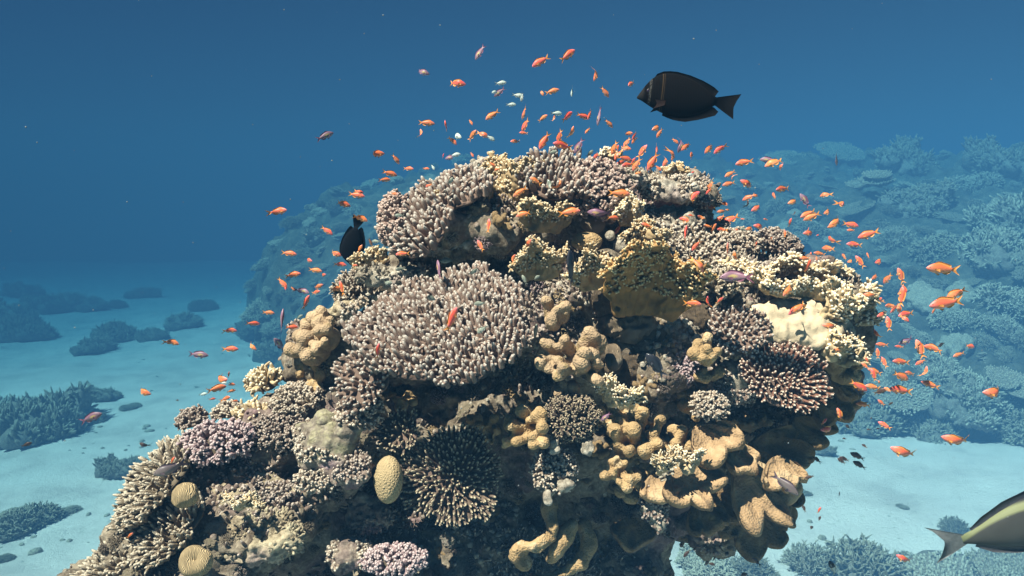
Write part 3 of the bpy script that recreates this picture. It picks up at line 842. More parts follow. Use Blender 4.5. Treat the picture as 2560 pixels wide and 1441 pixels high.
fire("cream fire coral with long antler tips at the far right edge of the pillar", 2078, 820, 170, 130, (.55, .75, .4), M_FIRE_PALE, d=2.50, amp=.10, waves=1.5, fringe=110, fl=26, fr=5.2, face=70, seed=13, spin=.3, mark="the antler fire coral")
fire("second cream fire coral sheet stacked in front of the great one", 1990, 742, 240, 52, (.15, .85, .5), M_FIRE_PALE, d=2.50, amp=.1, waves=2, fringe=90, fl=20, fr=5, face=60, seed=14, lean=-.4)
rock("bare cream coral bed glaring in the sun below the great cream fire coral", 1985, 815, 290, 140, (.1, .6, .8), M_BED, [(8, .02, 'n'), (20, .018, 'b'), (45, .011, 'b'), (80, .004, 'b')], d=2.47, deep=.40, extra=8, seed=15, cat="coral", name="encrusting_coral", mark="the bare cream coral bed")
fire("small cream antler fire coral over the shaded lobes at the right edge", 2085, 900, 110, 62, (.5, .8, .3), M_FIRE_PALE, d=2.44, amp=.2, fringe=44, fl=26, fr=4.6, face=14, seed=16)
plate("purple acropora fan with white tips left of the bare cream bed", 1845, 825, 150, 118, (-.1, .6, .8), 14.5, 19, 5.4, M_PURPLE, d=2.42, lean=.75, side=2, mark="the white tipped purple coral")
plate("rust brown acropora plate with white tips jutting from the right flank", 1965, 940, 222, 150, (.15, .5, .85), 14, 25, 4.9, M_RUST, d=2.36, lean=1.4, side=2, mark="the rust acropora plate", base=M_PURPLE_BASE)
# meandering masses
rock("tan meander coral mass with wavy ridged skin in the centre of the pillar", 1560, 815, 160, 105, (0, .7, .7), M_MEAND, [(9, .03, 'n'), (16, .02, 'b'), (60, .007, 'r')], d=2.50, deep=.75, extra=7, seed=21, cat="coral", name="meander_coral", mark="the tan meander coral", vox=.0052)
rock("darker tan meander coral lobes running down right of the central mass", 1665, 850, 150, 120, (.1, .7, .7), M_MEAND, [(9, .03, 'n'), (16, .02, 'b'), (60, .007, 'r')], d=2.52, deep=.6, extra=7, seed=22, cat="coral", name="meander_coral", vox=.0052)
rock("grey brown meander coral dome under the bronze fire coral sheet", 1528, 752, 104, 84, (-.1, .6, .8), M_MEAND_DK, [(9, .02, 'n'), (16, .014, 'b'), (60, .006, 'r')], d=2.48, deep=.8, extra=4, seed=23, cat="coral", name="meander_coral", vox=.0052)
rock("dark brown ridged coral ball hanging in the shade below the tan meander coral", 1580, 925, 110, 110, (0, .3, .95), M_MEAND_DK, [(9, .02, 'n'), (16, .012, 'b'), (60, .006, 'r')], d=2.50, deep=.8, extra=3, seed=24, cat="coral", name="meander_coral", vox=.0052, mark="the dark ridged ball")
rock("small pale meander coral arm curling off the dark ridged ball", 1535, 890, 36, 70, (-.2, .4, .9), M_MEAND, [(9, .01, 'n')], d=2.42, deep=.8, extra=3, seed=25, cat="coral", name="meander_coral", vox=.006)
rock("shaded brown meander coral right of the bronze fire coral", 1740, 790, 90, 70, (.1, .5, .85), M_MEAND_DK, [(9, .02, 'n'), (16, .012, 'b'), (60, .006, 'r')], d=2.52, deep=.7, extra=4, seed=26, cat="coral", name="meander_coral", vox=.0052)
shrub("pale lilac bush coral on the rock right of the dark ridged ball", 1700, 915, 84, 110, (.1, .5, .85), 110, 12, 6, M_LILAC, d=2.44, deep=.5, nub=3, mark="the pale lilac bush coral")
# lobed corals, centre
knobs("mustard lobe coral pair of thick thumbs right of the purple table coral", 1385, 790, 90, 70, (-.1, .6, .8), 5, 26, 40, 17, 17, M_LOBE, d=2.42, forks=.5, seed=31, spread=.5)
knobs("mustard finger lobe coral with long forked thumbs below the tan meander coral", 1440, 905, 170, 135, (-.2, .5, .85), 15, 42, 66, 15, 17, M_LOBE, d=2.38, spread=.8, seed=32, forks=.55, base=.4, mark="the central finger lobes")
knobs("row of mustard thumb lobes under the central finger lobes", 1410, 970, 100, 44, (-.1, .3, .9), 6, 16, 30, 14, 14, M_LOBE, d=2.40, spread=.5, seed=33)
knobs("knobbly mustard lobe coral standing left of the rust acropora plate", 1762, 880, 62, 84, (.1, .6, .8), 7, 18, 34, 15, 14, M_LOBE_TAN, d=2.36, spread=.7, seed=34, mark="the knobbly lobe coral")
knobs("pair of tan lobes below the knobbly lobe coral", 1768, 940, 56, 44, (.1, .3, .95), 3, 20, 30, 15, 15, M_LOBE_TAN, d=2.40, seed=35)
# ---- left ------------------------------------------------------------------------
plate("big purple table coral packed with white tipped fingers, largest plate of the pillar", 1112, 815, 444, 262, (-.06, .66, .75), 15.8, 35, 6.8, M_PURPLE, spin=.16, d=2.36, off=0, lean=.55, side=2, bias=(-.26, .62), mark="the big purple table coral", segs=8)
plate("purple brown finger coral skirt below the left edge of the big table coral", 905, 945, 150, 140, (-.35, .45, .8), 19, 26, 6.6, M_PURPLE, d=2.46, lean=.8, side=2)
shrub("ragged tan bush coral under the left front of the big table coral", 900, 1030, 130, 90, (-.2, .4, .9), 110, 14, 6, M_TANBUSH, d=2.48, deep=.6)
fire("fluted tan fire coral fans at the left edge below the dark surgeonfish", 935, 680, 92, 56, (-.3, .9, .3), M_FIRE, d=2.66, amp=.12, waves=3, fringe=50, fl=16, fr=4.5, face=30, seed=17, mark="the left fire coral fans")
rock("pale crusted rock shelf left of the big table coral", 985, 690, 150, 66, (-.1, .8, .5), M_CRUST, d=2.62, deep=.5, extra=8, seed=41)
shrub("spiky tan bush coral on the left edge under the fire coral fans", 878, 718, 84, 80, (-.5, .7, .5), 80, 17, 4.5, M_TANBUSH, d=2.70, deep=.7, nub=2)
rock("pale crumbly rock and algae patch above the mustard lobe coral", 880, 765, 150, 56, (-.3, .8, .5), M_CRUST_YEL, d=2.66, deep=.5, extra=7, seed=42)
knobs("mustard lobe coral with blunt knobs bulging from the left side of the pillar", 790, 850, 150, 160, (-.55, .45, .7), 20, 26, 44, 17, 17, M_LOBE, d=2.62, spread=.75, base=.62, seed=36, mark="the left mustard lobe coral")
knobs("drooping shaded lobes under the left mustard lobe coral", 775, 940, 90, 70, (-.4, .1, .9), 7, 24, 40, 17, 17, M_LOBE_TAN, d=2.66, spread=.6, seed=37)
shrub("pale yellow finger bush coral standing alone on the left slope", 662, 955, 84, 64, (-.2, .85, .45), 60, 20, 6.2, M_FIRE_PALE, d=2.72, deep=.8, nub=1, mark="the pale yellow bush coral")
shrub("tan bush coral carpet on the slope right of the pale yellow bush coral", 745, 1000, 150, 110, (-.2, .75, .6), 170, 13, 5.6, M_TANBUSH, d=2.62, deep=.5)
shrub("second pale yellow finger bush coral, lying lower on the left slope", 630, 1035, 96, 44, (-.2, .8, .5), 54, 18, 6.5, M_FIRE_PALE, d=2.66, deep=.7, nub=1)
shrub("lilac rose bush coral, the broad dome on the left slope", 545, 1110, 205, 115, (-.15, .75, .6), 210, 17, 7, M_LILAC, d=2.52, deep=.75, mark="the lilac bush coral")
shrub("brown bush coral behind the lilac bush coral at the slope's left skyline", 480, 1050, 74, 50, (-.3, .85, .4), 70, 12, 6, M_BROWNBUSH, d=2.72, deep=.8)
shrub("brown bush coral carpet right of the lilac bush coral", 705, 1080, 170, 110, (0, .7, .7), 180, 13, 6, M_BROWNBUSH, d=2.56, deep=.4)
shrub("small olive bush coral behind the pale yellow bush corals", 570, 1030, 80, 40, (-.2, .85, .4), 70, 11, 5.5, M_TANBUSH, d=2.70, deep=.8)
plate("olive antler coral jutting over the sand at the left, upper tier", 395, 1195, 200, 120, (-.5, .7, .5), 19, 42, 6.0, M_OLIVE, d=2.48, lean=1.4, bias=(-.3, 0), side=3, mark="the antler coral", segs=6, name="antler_coral", base=M_BASE)
plate("olive brown antler coral just behind the olive upper tier", 440, 1140, 150, 70, (-.4, .8, .4), 18, 22, 6, M_OLIVE, d=2.58, lean=.8, side=3, segs=6, name="antler_coral", base=M_BASE)
plate("olive antler coral of the lower tier at the bottom left", 420, 1325, 190, 110, (-.4, .7, .55), 18, 38, 6.2, M_OLIVE, d=2.40, lean=1.2, bias=(-.25, 0), side=3, segs=6, name="antler_coral", base=M_BASE)
plate("olive antler coral reaching farthest out at the bottom left corner", 275, 1410, 190, 70, (-.5, .75, .4), 19, 40, 6.4, M_OLIVE, d=2.44, lean=1.3, bias=(-.3, 0), side=3, segs=6, name="antler_coral", base=M_BASE)
plate("short olive antler coral between the two tiers, below the small brain coral", 350, 1270, 120, 70, (-.5, .7, .5), 17, 34, 6.0, M_OLIVE, d=2.44, lean=1.2, bias=(-.3, 0), side=3, segs=6, name="antler_coral", base=M_BASE)
dome("round tan brain coral ball with fine grooves on the left flank", 466, 1243, 68, 62, (-.1, .5, .8), M_BRAIN_W, 2.34, 51, .95, dis=((10, .010, 'n'), (26, .006, 'n'), (60, .003, 'b')), extra=1, mark="the small brain coral", name="brain_coral")
rock("sandy flat rock patch on the left flank, dusted with sediment", 620, 1235, 250, 90, (-.05, .75, .65), M_CRUST_YEL, [(6, .02, 'n'), (22, .012, 'b'), (60, .004, 'n')], d=2.50, deep=.35, extra=6, seed=43, mark="the sandy rock patch")
rock("rough ochre crusted rock sloping down the left flank to the frame edge", 640, 1350, 250, 130, (-.2, .6, .75), M_CRUST_YEL, d=2.42, deep=.5, extra=10, seed=44, mark="the ochre rock slope")
rock("lumpy grey pink and yellow rock mound right of the brown bush carpet", 815, 1115, 150, 150, (-.1, .55, .8), M_CRUST_MIX, [(9, .016, 'n'), (26, .016, 'b'), (55, .009, 'b')], d=2.44, deep=.55, extra=8, seed=45, mark="the lumpy pink mound")
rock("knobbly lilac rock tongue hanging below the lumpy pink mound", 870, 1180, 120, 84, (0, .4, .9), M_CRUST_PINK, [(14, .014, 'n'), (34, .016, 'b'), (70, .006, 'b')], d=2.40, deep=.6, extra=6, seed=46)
shrub("stubby tan coral tufts on the lower rim of the lumpy pink mound", 790, 1200, 120, 50, (-.1, .5, .85), 60, 13, 6.5, M_TANBUSH, d=2.40, deep=.5)
fire("little white tipped fire coral sprig on the sandy rock patch", 610, 1270, 84, 30, (0, .9, .4), M_FIRE_PALE, d=2.36, amp=.2, fringe=46, fl=13, fr=3.2, face=8, seed=18)
# the lower brain coral with a hole in its face
M, d = frame(492, 1402, (-.05, .45, .9), 0, 2.26)
mb_ = MB(); R_ = S(41, d)
for a in np.linspace(0, 2 * math.pi, 17)[:-1]:
    ball(mb_, (R_ * .55 * math.cos(a), R_ * .52 * math.sin(a), 0), (R_ * .46, R_ * .46, R_ * .5), 12, 9)
me_ = remeshed(mb_, "brain_coral", .0055, 3); displace(me_, ((10, .010, 'n'), (26, .006, 'n')), 3)
colony("brain_coral", M, [("brain_coral", me_, M_BRAIN_W)], "grooved tan brain coral with a dark hole in its face, bottom left", "coral"); MARKS.append(("the holed brain coral", 492, 1402))
# ---- the dark cave under the big table coral -------------------------------------------
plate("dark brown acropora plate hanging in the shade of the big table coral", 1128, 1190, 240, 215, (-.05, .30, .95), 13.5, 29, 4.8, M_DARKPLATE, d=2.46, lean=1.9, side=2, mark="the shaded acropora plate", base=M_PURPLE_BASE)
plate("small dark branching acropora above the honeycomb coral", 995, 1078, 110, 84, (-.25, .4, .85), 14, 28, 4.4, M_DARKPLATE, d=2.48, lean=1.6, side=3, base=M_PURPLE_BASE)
dome("tall tan honeycomb coral column beside the shaded acropora plate", 972, 1198, 62, 112, (-.1, .25, .95), M_BRAIN, 2.40, 52, .9, dis=((8, .010, 'n'), (22, .004, 'n')), extra=0, mark="the honeycomb coral", name="honeycomb_coral")
knobs("dim brown lobes in the cave behind the big table coral's front rim", 1010, 1000, 90, 50, (-.1, .2, .95), 7, 14, 26, 13, 12, M_LOBE_TAN, d=2.56, spread=.6, seed=38)
knobs("dark lobe cluster at the back of the cave left of the central lobes", 1215, 1075, 110, 110, (-.2, .1, .95), 9, 20, 34, 12, 12, M_LOBE_TAN, d=2.66, spread=.7, seed=39)
shrub("dark brown bush coral at the bottom edge below the shaded acropora plate", 985, 1400, 200, 76, (-.1, .6, .75), 170, 11, 7, M_LILAC, d=2.44, deep=.5, mark="the bottom bush coral")
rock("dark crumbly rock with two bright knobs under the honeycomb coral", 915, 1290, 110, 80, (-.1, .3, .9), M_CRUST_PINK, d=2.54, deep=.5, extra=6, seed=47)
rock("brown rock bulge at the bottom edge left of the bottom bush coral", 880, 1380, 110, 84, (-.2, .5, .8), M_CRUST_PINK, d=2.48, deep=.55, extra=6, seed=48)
# ---- lower centre ------------------------------------------------------------------------
knobs("tan finger lobes with bulbous tips reaching left into the cave", 1330, 1070, 150, 100, (-.6, .25, .75), 13, 36, 58, 13, 15, M_LOBE_TAN, d=2.34, spread=.8, base=.42, seed=40, forks=.5, mark="the cave finger lobes")
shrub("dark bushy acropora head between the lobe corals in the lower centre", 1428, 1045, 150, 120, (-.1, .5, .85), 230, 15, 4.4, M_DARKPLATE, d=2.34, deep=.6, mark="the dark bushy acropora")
shrub("grey white crusted bush coral below the dark bushy acropora", 1385, 1175, 118, 120, (-.1, .4, .9), 140, 13, 6.5, M_TANBUSH, d=2.36, deep=.55, mark="the grey crusted bush coral")
knobs("big tan finger lobes in the lower centre, climbing to the right", 1590, 1095, 190, 150, (-.1, .45, .88), 16, 34, 60, 17, 18, M_LOBE_TAN, d=2.38, spread=.6, base=.42, seed=53, forks=.5, mark="the big tan finger lobes")
knobs("lower cluster of tan lobes under the big tan finger lobes", 1590, 1215, 130, 84, (-.1, .3, .93), 8, 26, 46, 17, 17, M_LOBE_TAN, d=2.40, spread=.6, base=.42, seed=54)
rock("white knobbed stalactite of dead coral hanging in the lower centre", 1632, 1265, 56, 100, (0, .2, .97), M_WHITE, [(14, .012, 'n'), (26, .016, 'b'), (60, .005, 'b')], d=2.36, deep=.9, extra=6, seed=55, mark="the white stalactite", vox=.006)
rock("white crusted rock vein beside the big tan finger lobes", 1670, 1150, 60, 120, (0, .4, .9), M_WHITE, [(14, .012, 'n'), (26, .014, 'b'), (60, .005, 'b')], d=2.38, deep=.6, extra=6, seed=56, vox=.006)
for lb, (x, y, w_, h_, sd_) in {"white rounded coral knob left of the big tan finger lobes": (1472, 1122, 36, 38, 57),
                               "small white knob under the grey crusted bush coral": (1415, 1212, 34, 34, 58),
                               "cream hollow topped knob above the grey crusted bush coral": (1385, 1120, 38, 40, 59),
                               "pale knob stub hanging under the grey crusted bush coral": (1372, 1248, 26, 36, 60)}.items():
    rock(lb, x, y, w_, h_, (0, .5, .85), M_CRUST, [(20, .012, 'n'), (40, .012, 'b'), (80, .004, 'n')], d=2.30, deep=.9, extra=2, seed=sd_, name="dead_coral_stub", cat="coral", vox=.005)
fire("thin yellow branching fire coral between the central lobes and the dark acropora", 1545, 1010, 118, 70, (.0, .75, .65), M_FIRE_PALE, d=2.34, amp=.05, fringe=56, fl=17, fr=3.6, face=24, seed=19, spin=-.35, mark="the thin yellow fire coral")
fire("bundle of thin cream fire coral twigs lying along the white rock vein", 1655, 1175, 60, 60, (.2, .7, .7), M_FIRE_PALE, d=2.30, amp=.1, fringe=34, fl=26, fr=2.6, face=10, seed=20, spin=.8)
fire("little cream fire coral sprig right of the white rock vein", 1718, 1170, 66, 46, (.1, .85, .5), M_FIRE_PALE, d=2.30, amp=.2, fringe=26, fl=18, fr=3.6, face=6, seed=21)
# thick curved lobes at the bottom
def arcs(label, pts, r, d, mat, seed, mark=None):
    c = P(pts[0][0], pts[0][1], d); spx = []
    W = [P(x, y, d + z) - c for x, y, z in pts]
    for w_ in W:
        for _ in range(2):
            o_ = Vector((random.gauss(0, 1), random.gauss(0, 1), random.gauss(0, 1))).normalized() * S(r, d) * .55
            spx.append((w_, w_ + o_, S(r, d) * .9, S(r, d) * random.uniform(.6, .85)))
    for a, b in zip(W[:-1], W[1:]): spx.append((a, b, S(r, d) * random.uniform(.9, 1.15), S(r, d) * random.uniform(.9, 1.15)))
    me = lobes(spx, .0062, "ridge_lobe_coral", 3, ((13, .014, 'n'), (28, .012, 'n'), (60, .004, 'b')), seed)
    M4 = Matrix.Translation(c)
    if mark: MARKS.append((mark, pts[len(pts)//2][0], pts[len(pts)//2][1]))
    return colony("ridge_lobe_coral", M4, [("ridge_lobe_coral", me, mat)], label, "coral")
arcs("thick tan ridge lobe curling like a hand at the bottom of the pillar", [(1385, 1275, .02), (1382, 1310, -.02), (1372, 1345, -.03), (1340, 1372, -.05), (1312, 1365, -.03), (1285, 1390, -.03), (1310, 1408, -.01)], 21, 2.50, M_LOBE_TAN, 61, "the curling ridge lobe")
arcs("second tan ridge lobe, the blade just right of the curling one", [(1425, 1312, 0), (1412, 1345, -.02), (1390, 1378, -.02), (1376, 1398, 0)], 13, 2.52, M_LOBE_TAN, 62)
arcs("long smooth tan ridge sweeping down to the bottom edge of the frame", [(1462, 1322, .02), (1466, 1365, 0), (1450, 1405, -.02), (1405, 1440, -.02), (1340, 1462, 0)], 19, 2.54, M_LOBE_TAN, 63)
# ---- right flank leaves ----------------------------------------------------------------------
LF = [
 # label, px, py, R, ang, n, mat, half, lob, d, seed, mark
 ("broad amber leaf coral split into three rounded lobes, lower centre right", 1700, 1175, 120, -62, (.1, .62, .75), M_LEAF, 70, 3, 2.36, 1, "the three lobed amber leaf"),
 ("amber leaf coral with a creased middle above the three lobed one", 1745, 1070, 112, -50, (.1, .65, .72), M_LEAF, 62, 2, 2.40, 2, "the creased amber leaf"),
 ("small amber leaf coral in sunlight right of the creased one", 1815, 1105, 100, -55, (.1, .55, .82), M_LEAF, 40, 1, 2.44, 3, None),
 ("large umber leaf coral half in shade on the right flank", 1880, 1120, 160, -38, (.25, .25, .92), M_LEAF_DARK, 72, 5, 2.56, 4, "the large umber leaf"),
 ("tall folded amber leaf coral leaning out at the lower right", 1850, 1165, 175, -55, (.2, .4, .88), M_LEAF, 48, 3, 2.46, 5, "the tall folded leaf"),
 ("amber leaf coral with curled edge at the right rim of the tall folded leaf", 1935, 1150, 90, -70, (.2, .5, .85), M_LEAF, 60, 3, 2.42, 6, None),
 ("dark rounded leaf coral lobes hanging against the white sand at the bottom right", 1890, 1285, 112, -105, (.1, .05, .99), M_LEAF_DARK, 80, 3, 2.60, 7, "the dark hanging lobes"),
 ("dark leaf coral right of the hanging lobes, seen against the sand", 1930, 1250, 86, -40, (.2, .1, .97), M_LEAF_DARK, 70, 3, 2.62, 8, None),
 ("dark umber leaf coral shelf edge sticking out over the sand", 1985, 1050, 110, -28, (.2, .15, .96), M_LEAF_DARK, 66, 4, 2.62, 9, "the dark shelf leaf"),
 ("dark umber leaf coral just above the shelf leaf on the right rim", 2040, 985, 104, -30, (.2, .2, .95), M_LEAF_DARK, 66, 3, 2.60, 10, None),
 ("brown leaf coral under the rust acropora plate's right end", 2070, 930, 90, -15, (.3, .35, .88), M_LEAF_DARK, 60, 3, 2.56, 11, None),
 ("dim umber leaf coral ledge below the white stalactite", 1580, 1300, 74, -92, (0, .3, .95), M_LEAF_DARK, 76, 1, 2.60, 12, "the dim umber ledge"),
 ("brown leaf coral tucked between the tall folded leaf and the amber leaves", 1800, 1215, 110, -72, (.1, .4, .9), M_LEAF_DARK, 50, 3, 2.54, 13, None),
]
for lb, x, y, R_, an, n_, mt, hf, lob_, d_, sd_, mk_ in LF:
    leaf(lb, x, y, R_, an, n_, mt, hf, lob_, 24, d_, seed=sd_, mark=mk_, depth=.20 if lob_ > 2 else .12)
knobs("shaded tan thumbs stacked below the antler fire coral on the right rim", 2095, 915, 90, 90, (.6, .3, .75), 7, 36, 56, 15, 16, M_LOBE_TAN, d=2.52, spread=.7, seed=64, mark="the stacked right thumbs")
knobs("tan knobs along the ridge between the amber leaves and the rust plate", 1740, 1020, 100, 130, (.1, .5, .85), 10, 18, 34, 13, 12, M_LOBE_TAN, d=2.46, spread=.6, base=.5, seed=65)
knobs("small dim knobs in the shade under the rust acropora plate", 1880, 1060, 130, 60, (.1, .2, .95), 8, 12, 24, 10, 10, M_LEAF, d=2.60, spread=.5, seed=66)
rock("white speckled rock outcrop between the pale lilac coral and the rust plate", 1835, 955, 110, 110, (.1, .5, .85), M_CRUST, d=2.46, deep=.5, extra=8, seed=67, mark="the speckled outcrop")
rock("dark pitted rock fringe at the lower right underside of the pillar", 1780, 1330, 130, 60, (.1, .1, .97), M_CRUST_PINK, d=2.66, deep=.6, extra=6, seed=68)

knobs("tan lobe cluster bridging the big tan finger lobes and the amber leaves", 1690, 1110, 100, 110, (.0, .5, .85), 9, 26, 42, 15, 15, M_LOBE_TAN, d=2.40, spread=.7, seed=81)
knobs("small tan lobes lining the ledge under the central finger lobes", 1500, 1040, 96, 60, (-.1, .4, .9), 8, 20, 34, 12, 12, M_LOBE_TAN, d=2.40, spread=.7, seed=82)
knobs("pale tan lobes in a row left of the white stalactite", 1545, 1190, 90, 70, (-.1, .4, .9), 7, 24, 40, 14, 15, M_LOBE_TAN, d=2.34, spread=.7, seed=83)
shrub("cream brown bush coral between the knobbly lobe coral and the amber leaves", 1775, 1015, 96, 70, (.1, .5, .85), 90, 13, 6, M_TANBUSH, d=2.38, deep=.5)
leaf("small amber leaf coral below the big tan finger lobes", 1640, 1190, 80, -75, (0, .6, .8), M_LEAF, 66, 2, 22, d=2.36, seed=14, depth=.12)
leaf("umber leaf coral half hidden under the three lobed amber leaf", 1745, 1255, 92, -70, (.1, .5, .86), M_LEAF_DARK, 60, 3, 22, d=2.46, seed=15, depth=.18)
# ---- small encrusting growth all over the rock: a part of the pillar nobody could count -----------
me = pillar_me
fc = np.empty(len(me.polygons) * 3, dtype=np.float32); me.polygons.foreach_get('center', fc); fc = fc.reshape(-1, 3).astype(float)
fn = np.empty(len(me.polygons) * 3, dtype=np.float32); me.polygons.foreach_get('normal', fn); fn = fn.reshape(-1, 3).astype(float)
ar = np.empty(len(me.polygons), dtype=np.float32); me.polygons.foreach_get('area', ar)
view = nrm(np.array(CC) - fc)
w = ar * (fc[:, 2] > CAM_Z - 1.95) * ((fn * view).sum(1) > -.15) * (np.clip(.35 + fn[:, 2], .12, 1.2)) * np.clip(.6 + 1.4 * vnoise(fc * 5.5), .05, 3)
w = w / w.sum()
for nm, cnt, l0, l1, r0, r1, mt, seed in (("encrusting_nubs", 9000, .008, .026, .0035, .0085, M_BROWNBUSH, 1), ("encrusting_knobs", 4500, .004, .014, .005, .013, M_CRUST, 2), ("encrusting_twigs", 5200, .012, .034, .0026, .0046, M_TANBUSH, 3), ("encrusting_lumps", 4200, .004, .012, .005, .012, M_CRUST_PINK, 4)):
    ww = w * np.clip(-.1 + 2.2 * vnoise(fc * 4.6 + seed * 7.7), .02, 3); ww = ww / ww.sum()
    i = rng.choice(len(w), cnt, p=ww)
    B = fc[i] + rng.normal(0, .006, (cnt, 3)) - fn[i] * .004
    m = MB()
    tubes(m, B, nrm(fn[i] + rng.normal(0, .38, (cnt, 3)) + np.array([0, 0, .35])), rng.uniform(l0, l1, cnt), rng.uniform(r0, r1, cnt), segs=6, taper=.8, lo=True, jitter=.15)
    o = obj(nm, m.mesh(nm), mt, pillar); o['kind'] = 'stuff'
def ordinal(k, n):
    """place of item k (0-based, left to right) among n"""
    W = ['', 'second', 'third', 'fourth', 'fifth', 'sixth', 'seventh', 'eighth', 'ninth', 'tenth', 'eleventh', 'twelfth', 'thirteenth', 'fourteenth', 'fifteenth', 'sixteenth', 'seventeenth', 'eighteenth', 'nineteenth', 'twentieth']
    if k == 0: return 'leftmost'
    if k == n - 1: return 'rightmost'
    if k <= (n - 1) / 2: return W[k] + ' from the left'
    return W[n - 1 - k] + ' from the right'


def auto_labels(items, cat, group):
    """items = [(object, look, px, py)]: look, then where it is relative to the nearest landmark, then its place in the row"""
    g = {}
    for o, look, px, py in items:
        mk = min(MARKS, key=lambda q: (q[1] - px) ** 2 + (q[2] - py) ** 2)
        dx, dy = px - mk[1], py - mk[2]
        rel = 'at' if math.hypot(dx, dy) < 40 else ('right of', 'above', 'left of', 'below')[int(((math.degrees(math.atan2(-dy, dx)) % 360) + 45) // 90) % 4]
        g.setdefault((look, rel + ' ' + mk[0]), []).append((px, o))
    for (a, b_), L in g.items():
        L.sort(key=lambda q: q[0])
        for k, (px, o) in enumerate(L):
            if len(L) == 1: lab = f"{a} {b_}"
            else: lab = f"{a}, {ordinal(k, len(L))} {b_}"
            W = lab.split()
            if len(W) > 16: lab = lab.replace(' facing ', ' heading ').replace(' from the ', ' from ')
            tag(o, lab, cat, group)

# ---- small colonies filling the gaps between the big ones ------------------------------------------------
def fill_protos():
    out = []
    for nm, look, mt, args in (("bush_coral", "tiny brown bush coral", M_BROWNBUSH, (90, .26, .085)), ("bush_coral", "tiny tan bush coral", M_TANBUSH, (80, .28, .08)),
                               ("bush_coral", "tiny lilac bush coral", M_LILAC, (80, .24, .09)), ("bush_coral", "tiny mustard bush coral", M_FIRE, (50, .42, .075)), ("bush_coral", "tiny olive twig coral", M_OLIVE, (70, .40, .055))):
        b, m = bush(1, .9, .7, args[0], args[1], args[2], 3, .55, 6, .3, True)
        out.append((nm, look, [("base", b.mesh("base"), M_BASE), ("branches", m.mesh("branches"), mt)]))
    for look, mt, sd in (("small lump of pale crusted rock", M_CRUST, 71), ("small lump of rose crusted rock", M_CRUST_PINK, 72), ("small lump of ochre crusted rock", M_CRUST_YEL, 73)):
        me = mound(1, .8, .6, .075, "rock_lump", [(1.6, .20, 'n'), (2.8, .30, 'b'), (6, .16, 'b'), (4, .2, 'p'), (12, .05, 'b')], sd, 5)
        out.append(("rock_lump", look, [("rock_lump", me, mt)]))
    for look, mt, sd in (("small tan knob coral", M_LOBE_TAN, 74), ("small mustard knob coral", M_LOBE, 75)):
        sp = lobe_cluster(1, .9, 8, .35, .7, .30, .32, .6, .5, .5)
        out.append(("knob_coral", look, [("knob_coral", lobes(sp, .06, "knob_coral", 2, ((1.5, .04, 'n'),), sd), mt)]))
    return out

bpy.context.view_layer.update()
dg_ = bpy.context.evaluated_depsgraph_get()
FP = fill_protos(); built = {}; FILL = []; used = []
rs_ = np.random.default_rng(5)
for _ in range(6000):
    if len(FILL) >= 130: break
    px, py = rs_.uniform(230, 2130), rs_.uniform(420, 1440)
    dr = (P(px, py, 1.0) - CC).normalized()
    ok, loc, no, idx, ob, _m = SC.ray_cast(dg_, CC, dr)
    if not ok or ob.name not in ('reef_pillar', 'encrusting_nubs', 'encrusting_knobs', 'encrusting_twigs', 'encrusting_lumps'): continue
    h = PILLAR_BVH.ray_cast(CC, dr)
    if h[0] is None: continue
    loc, no = h[0], h[1]
    shade = 900 < px < 1350 and py > 960
    w_ = rs_.uniform(24, 62)
    if any(math.hypot(px - a, py - b_) < .42 * (w_ + c) for a, b_, c in used): continue
    used.append((px, py, w_))
    d = (loc - CC).dot(FW); s = S(w_ / 2, d)
    if py > 950 and px > 1350: k = int(rs_.choice([0, 1, 5, 6, 8, 9, 8, 9]))
    elif px < 800: k = int(rs_.choice([0, 1, 2, 4, 4, 5, 7, 3]))
    else: k = int(rs_.choice([0, 1, 2, 3, 5, 6, 7, 8, 0, 1]))
    nm, look, parts = FP[k]
    z = (no + Vector((0, 0, .5)) - FW * .35).normalized()
    x = Vector((1, 0, 0)); x = (x - z * z.x).normalized(); y = z.cross(x)
    M = (Matrix((x, y, z)).transposed() @ Matrix.Rotation(rs_.uniform(0, 6.28), 3, 'Z') @ Matrix.Diagonal((s, s * rs_.uniform(.7, 1.1), s * rs_.uniform(.6, 1.1)))).to_4x4(); M.translation = loc - no * s * .1
    if k not in built:
        r = colony(nm, M, parts); built[k] = r
    else:
        r = built[k].copy(); COL.objects.link(r); r.matrix_world = M
        for ch in built[k].children:
            c = ch.copy(); COL.objects.link(c); c.parent = r
    FILL.append((r, look, px, py))
auto_labels(FILL, "coral", "small growths filling the gaps of the pillar")
# ================================================================== CORALS ON THE SAND AND ON THE REEF SLOPE BEHIND
def far_mat(name, a, b_, tipc, sc=2.5):
    m = coral_mat(name, a, tipc, .35, 1.0, 30, .8, .02, var=.45)
    return m
M_FAR1 = far_mat("far_coral_olive", (0.20, 0.18, 0.125), None, (0.36, 0.34, 0.26))
M_FAR2 = far_mat("far_coral_brown", (0.21, 0.185, 0.145), None, (0.34, 0.31, 0.25))
M_FAR3 = far_mat("far_coral_pale", (0.30, 0.275, 0.21), None, (0.46, 0.44, 0.35))
M_FARPALE = far_mat("far_coral_boulder", (0.30, 0.28, 0.22), None, None)
M_FARROCK = rock_material("far_rock", (0.13, 0.12, 0.10), (0.27, 0.25, 0.205), (0.42, 0.40, 0.33), (0.30, 0.27, 0.23), .05)

